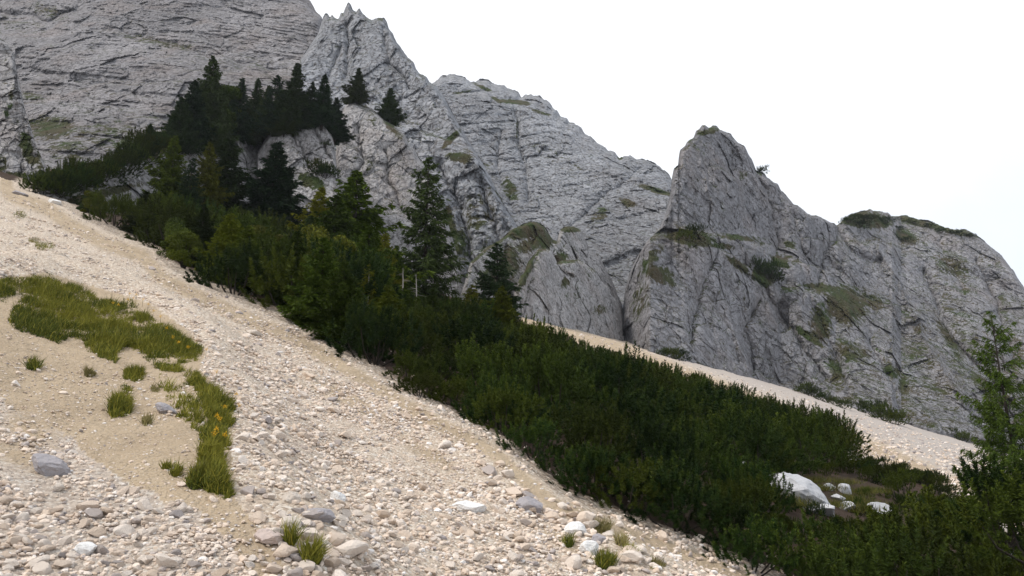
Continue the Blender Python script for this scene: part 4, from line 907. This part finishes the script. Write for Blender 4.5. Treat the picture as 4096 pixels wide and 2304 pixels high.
# dead stems
def dead_stem(tip, base, y, label, seed, lean=0):
    r = np.random.default_rng(seed); u, v = ray(*base); P = np.array([u * y, y, v * y]); u1, v1 = ray(*tip); h = v1 * y - P[2]; dx = (u1 - u) * y
    t = TB(); t.add([(0, 0, -.5), (dx * .5 + .03, 0, h * .5), (dx, 0, h)], [.045, .035, .010], 6)
    b = TB()
    for i in range(12):
        f = r.uniform(.3, .97); a = r.uniform(0, 6.28); l = (1 - f) * .9 + .15
        b.add([(dx * f, 0, h * f), (dx * f + l * math.cos(a), l * math.sin(a), h * f - .1 * l)], [.010, .003], 3)
    e = empty('dead_tree', tuple(P)); obj('trunk', t.mesh('trunk', M['dead']), e); obj('twigs', b.mesh('twigs', M['dead']), e)
    tag(e, label, 'dead tree')
dead_stem((403, 268), (402, 303), 42, 'thin pale dead stem left of the big dark spruce trunk', 1)
dead_stem((416, 274), (416, 310), 41, 'thin pale dead stem in front of the big dark spruce', 2)
def bare_branch(pts, y, label):
    P0 = np.array([ray(*pts[0])[0] * y, y, ray(*pts[0])[1] * y]); t = TB()
    W = [np.array([ray(*p)[0] * y, y + .3 * i, ray(*p)[1] * y]) - P0 for i, p in enumerate(pts)]
    t.add(W, list(np.linspace(.05, .015, len(W))), 5)
    o = obj('bare_branch', t.mesh('bare_branch', M['dead']), None, tuple(P0)); tag(o, label, 'branch')
bare_branch([(331, 268), (318, 262), (306, 259), (297, 257)], 33, 'pale bare branch reaching out of the dark thicket above the scree')
bare_branch([(313, 290), (309, 275), (305, 262)], 33.5, 'pale upright bare stem under the bare branch in the thicket')

# boulders among the dwarf pines
boulder(798, 492, 64, 32, M['boulder'], 'large white boulder lying among the dwarf pines', 36, 'boulder', 30, .12, 4, .7)
boulder(820, 508, 40, 16, M['boulder'], 'low white rock in front of the large boulder', 32, 'boulder', 12, .3, 4)
boulder(829, 487, 16, 10, M['boulder'], 'small white boulder left of the pointed one, behind the large boulder', 33, 'boulder', 15)
boulder(846, 489, 16, 13, M['boulder'], 'small pointed white boulder at the right of the group', 34, 'boulder', 15)
boulder(837, 496, 18, 9, M['boulder'], 'small white rock between the large boulder and the pointed one', 35, 'boulder', 5)
boulder(845, 506, 20, 12, M['boulder'], 'whitish rock half hidden by pines right of the large boulder', 36, 'boulder', 5)
boulder(880, 510, 28, 17, M['boulder'], 'pale boulder showing between pines at the lower right', 37, 'boulder', 20)
boulder(742, 463, 13, 7, M['boulder'], 'small white rock showing through the pines left of the large boulder', 38, 'boulder', 20)
boulder(1017, 556, 18, 20, M['boulder'], 'white rock at the right edge near the bottom corner', 39, 'boulder', 20)

# the conifer cut by the right edge, and the one below it
RC = Kind('conifer_tree', spruce_mesh(131, M['larch'], H=6., Rd=1.9, whorls=22, per=9, twigs=36, dens=1.4, tw=.032, tl=.13, slim=.8, droop=.2, gap=.05))
tree_px(RC, (996, 313), (1026, 520), None, 17, 'yellowish green conifer cut by the right edge of the picture', 'conifer', None, .78, 6.)
tree_px(PINES[3], (1000, 470), (1002, 545), None, 17, 'big dark pine bush below the yellowish conifer at the right edge', 'shrub', None, 1.1, 1.7)
tree_px(PINES[5], (1030, 478), (1035, 560), None, 16, 'dark pine bush cut by the right edge below the yellowish conifer', 'shrub', None, 1.1, 1.7)

# ------------------------------------------------------------------ grass
def grass(px, py, seed, ln=(.07, .22), wd=.010, dry=.2, sc=1.):
    r = np.random.default_rng(seed); x, y, z = hit(px, py); n = len(px)
    d = unit(np.stack([r.normal(.05, .38, n), r.normal(0, .38, n), np.ones(n)], 1)); L = r.uniform(*ln, n) * sc; L = L * np.clip(.8 + 1.6 * fbm(x * 2.5, y * 2.5, 0, 3, seed + 2), .18, 1.7)
    b = np.stack([x, y, z - .01], 1); m = b + d * L[:, None] * .55; bend = unit(d + r.normal(size=(n, 3)) * .35 + np.array([.15, 0, -.15])); e = m + bend * L[:, None] * .5
    s = unit(np.cross(d, r.normal(size=(n, 3)))) * wd * .5
    V = np.stack([b - s, b + s, m + s * .8, m - s * .8, e], 1).reshape(-1, 3)
    i = np.arange(n)[:, None] * 5; Fc = np.concatenate([i + [0, 1, 2], i + [0, 2, 3], i + [3, 2, 4]])
    cl = fbm(x * 1.2, y * 1.2, 0, 3, seed); T = np.clip(.32 + 1.1 * cl + r.normal(0, .2, n), 0, 1)
    tip = np.zeros((n, 5)); tip[:, 4] = r.random(n) * dry * 3; tip[:, 2:4] = tip[:, 4:] * .4; tip[r.random(n) < .14] = 1.
    return V, Fc, np.repeat(T, 5), np.clip(tip, 0, 1).ravel()
D_ = 2.5156
PATCH = [[(-20, 715), (0, 700), (60, 690), (120, 680), (200, 715), (250, 750), (330, 745), (380, 790), (440, 830), (470, 850), (515, 870), (500, 905), (470, 910), (455, 930), (480, 950), (440, 935), (400, 930), (350, 890), (320, 880), (290, 910), (220, 885), (205, 850), (150, 862), (90, 840), (30, 825), (20, 800), (40, 760), (-20, 760)],
         [(455, 925), (500, 935), (548, 972), (535, 1000), (500, 985), (470, 960)],
         [(528, 1058), (570, 1075), (582, 1110), (570, 1150), (560, 1200), (592, 1240), (570, 1255), (520, 1235), (490, 1190), (500, 1150), (505, 1090)],
         [(550, 1005), (590, 1000), (592, 1030), (560, 1035)], [(310, 925), (350, 920), (368, 945), (340, 960), (312, 950)], [(290, 990), (330, 975), (330, 1040), (280, 1050), (270, 1030)],
         [(495, 985), (550, 990), (600, 1050), (575, 1075), (535, 1062), (510, 1030)], [(395, 925), (470, 985), (525, 1050), (545, 1100), (505, 1100), (440, 1035), (400, 975)], [(440, 1170), (500, 1180), (520, 1230), (480, 1225)]]
def grass_patch():
    r = np.random.default_rng(3); PX, PY, SC = [], [], []
    for poly in PATCH:
        p = [(a / D_, b / D_ + 2) for a, b in poly]; xs = [a for a, b in p]; ys = [b for a, b in p]; A = (max(xs) - min(xs)) * (max(ys) - min(ys)); n = int(A * 5.5)
        x = r.uniform(min(xs), max(xs), n); y = r.uniform(min(ys), max(ys), n); k = inpoly(x, y, p); x, y = x[k], y[k]
        de = seg_dist(x, y, p + p[:1])[0]; k = fbm(x / 8., y / 3.5, 0, 5, 55, .8) * 2.0 + .045 * np.minimum(de, 7) > (.20 if len(poly) != 7 else .85) - .50 * r.random(len(x)); PX.append(x[k]); PY.append(y[k]); SC.append(np.clip(.45 + de[k] / 9, 0, 1.15))
    V, Fc, T, tip = grass(np.concatenate(PX), np.concatenate(PY), 4, sc=np.concatenate(SC))
    o = obj('grass', npmesh('grass', V, Fc, M['grass'], False, dict(tint=T, tip=tip))); tag(o, 'green and yellowish grass on the bank at the left', 'grass', kind='stuff')
grass_patch()
def tuft(px, py, rpx, label, mat='grass', seed=0, ln=(.07, .2), n=None, group=None, name='grass_tuft'):
    r = np.random.default_rng(seed); n = n or int(60 + rpx * rpx * 5)
    a = r.uniform(0, 6.28, n); q = rpx * np.sqrt(r.random(n)); V, Fc, T, tip = grass(px + q * np.cos(a), py + q * np.sin(a) * .5, seed, ln)
    o_ = V.mean(0); o = obj(name, npmesh(name, V - o_, Fc, M[mat], False, dict(tint=T, tip=tip)), None, tuple(o_)); tag(o, label, 'grass tuft', group)
for i, (px, py, rp, mt, lb) in enumerate(((33, 368, 6, 'grass', 'lone green tuft on the fine dirt at the far left'), (90, 374, 6, 'dry', 'brownish dry tuft below the grass bank'), (135, 374, 8, 'grass', 'green tuft under the middle of the grass bank'),
    (125, 388, 5, 'grass', 'small green tuft just left of the grey rock and above it'), (120, 406, 9, 'grass', 'wide green tuft left of the grey rock'), (182, 416, 7, 'grass', 'green tuft right beside the small grey rock'),
    (183, 386, 5, 'grass', 'small tuft between the bank and the grey rock'), (194, 406, 5, 'grass', 'small spiky tuft right of the grey rock'), (155, 390, 5, 'dry', 'dry tuft between the bank and the small grey rock'), (146, 424, 4, 'dry', 'dry tuft below the small grey rock'),
    (213, 395, 6, 'grass', 'tuft at the edge of the main scree, left of the yellow flowers'), (166, 470, 4, 'grass', 'small leafy sprout on the fine dirt, left of the green strip'), (175, 476, 4, 'grass', 'low sprout trailing right of the small leafy sprout'),
    (200, 480, 8, 'dry', 'brownish tuft at the left of the green strip'), (20, 216, 7, 'grass', 'small olive tuft high on the left scree'), (45, 246, 10, 'grass', 'yellowish low tuft in the middle of the left scree'), (34, 241, 6, 'dry', 'dry tuft left of the yellowish low tuft on the scree'),
    (568, 545, 6, 'leafg', 'bright green leafy plant between pale rocks at the bottom'), (602, 531, 8, 'dry', 'brown tuft beside the grey rock at the bottom centre'), (606, 566, 10, 'grass', 'grassy tuft at the bottom edge, centre right'), (630, 556, 6, 'grass', 'small tuft with yellow leaves right of the bottom grassy tuft'),
    (656, 566, 9, 'dry', 'straw coloured dry tuft near the bottom edge'), (312, 563, 8, 'grass', 'thin grassy tuft among stones at the bottom left centre'), (290, 545, 4, 'grass', 'tiny green sprout among the beige rocks'), (621, 545, 5, 'dry', 'small dry tuft above the straw coloured one'))):
    tuft(px, py, rp, lb, 'grass' if mt == 'leafg' else mt, 200 + i)
# turf by the big boulder
TURF = [(822, 488), (832, 505), (845, 498), (858, 492), (852, 510), (864, 504), (812, 480), (790, 505), (775, 500), (840, 482), (870, 490)]
for i, (px, py) in enumerate(TURF):
    r = np.random.default_rng(i); n = 650; b0 = np.array(on_rock_or_ground(px, py + 2))
    q = r.normal(size=(n, 3)) * np.array([.32, .35, .03]); d = unit(r.normal(size=(n, 3)) * .4 + np.array([0, 0, 1])); V, Fc, T, _ = blades(q, d, r.uniform(.12, .3, n), np.full(n, .014), r.random(n), None, r)
    o = obj('grass_tuft', npmesh('grass_tuft', V, Fc, M['turf'], False, dict(tint=T)), None, tuple(b0))
    tag(o, ('yellowish turf behind the large white boulder', 'yellowish turf below the small white boulders', 'yellowish turf beside the pointed white boulder')[i] if i < 3 else 'patch of yellowish turf on the open spot around the white boulders', 'grass tuft', None if i < 3 else 'turf patches around the white boulders')
# yellow flowers
def flower_mesh():
    b = TB(); b.add([(0, 0, 0), (.01, 0, .12), (.02, 0, .22)], [.003, .003, .002], 4)
    r = np.random.default_rng(5); n = 26; P = np.array([.02, 0, .22]) + r.normal(size=(n, 3)) * .016; d = unit(r.normal(size=(n, 3)) + [0, 0, .8]); V, Fc, T, _ = blades(P, d, np.full(n, .018), np.full(n, .011), np.full(n, .5), None, r)
    return [('stem', b.mesh('stem', M['leaf'])), ('bloom', npmesh('bloom', V, Fc, M['flower']))]
FL = Kind('wildflower', flower_mesh())
for i, (px, py) in enumerate(((128, 294), (132, 298), (136, 295), (142, 300), (126, 300), (112, 304), (118, 306), (147, 305), (165, 330), (178, 345), (172, 340), (186, 350), (215, 376), (236, 400), (238, 412), (214, 424), (218, 428), (216, 440), (212, 445), (222, 446), (224, 414), (160, 318), (152, 312), (205, 352))):
    x, y, z = on_rock_or_ground(px, py + 8)
    FL.put((x, y, z), i * 1.7, 1.0, 'small yellow wildflower growing in the grass bank' if py < 360 else 'small yellow wildflower at the lower green strip beside the scree', 'flower', 'yellow flowers in the grass bank' if py < 360 else 'yellow flowers by the lower green strip')
print('done', round(time.time() - T0, 1))

# ------------------------------------------------------------------ the air
hz = bpy.data.materials.new('air'); hz.use_nodes = True; ht = hz.node_tree; ht.nodes.clear()
pv = ht.nodes.new('ShaderNodeVolumePrincipled'); pv.inputs['Color'].default_value = (.86, .90, 1.0, 1); pv.inputs['Density'].default_value = .00011; pv.inputs['Anisotropy'].default_value = .2
ho = ht.nodes.new('ShaderNodeOutputMaterial'); ht.links.new(pv.outputs[0], ho.inputs['Volume'])
bpy.context.view_layer.update()
BB = np.array([[(o_.matrix_world @ cam.location.__class__(c))[:] for c in o_.bound_box] for o_ in bpy.data.objects if o_.type == 'MESH']).reshape(-1, 3)
(x0, y0, z0), (x1, y1, z1) = BB.min(0) - 1, BB.max(0) + 1; y0 = min(y0, -20)
HV = [(x, y, z) for z in (z0, z1) for x, y in ((x0, y0), (x1, y0), (x1, y1), (x0, y1))]
o = obj('haze', npmesh('haze', HV, [(0, 3, 2, 1), (4, 5, 6, 7), (0, 1, 5, 4), (1, 2, 6, 5), (2, 3, 7, 6), (3, 0, 4, 7)], hz)); tag(o, 'thin bluish haze in front of the far cliffs', 'haze', kind='stuff')
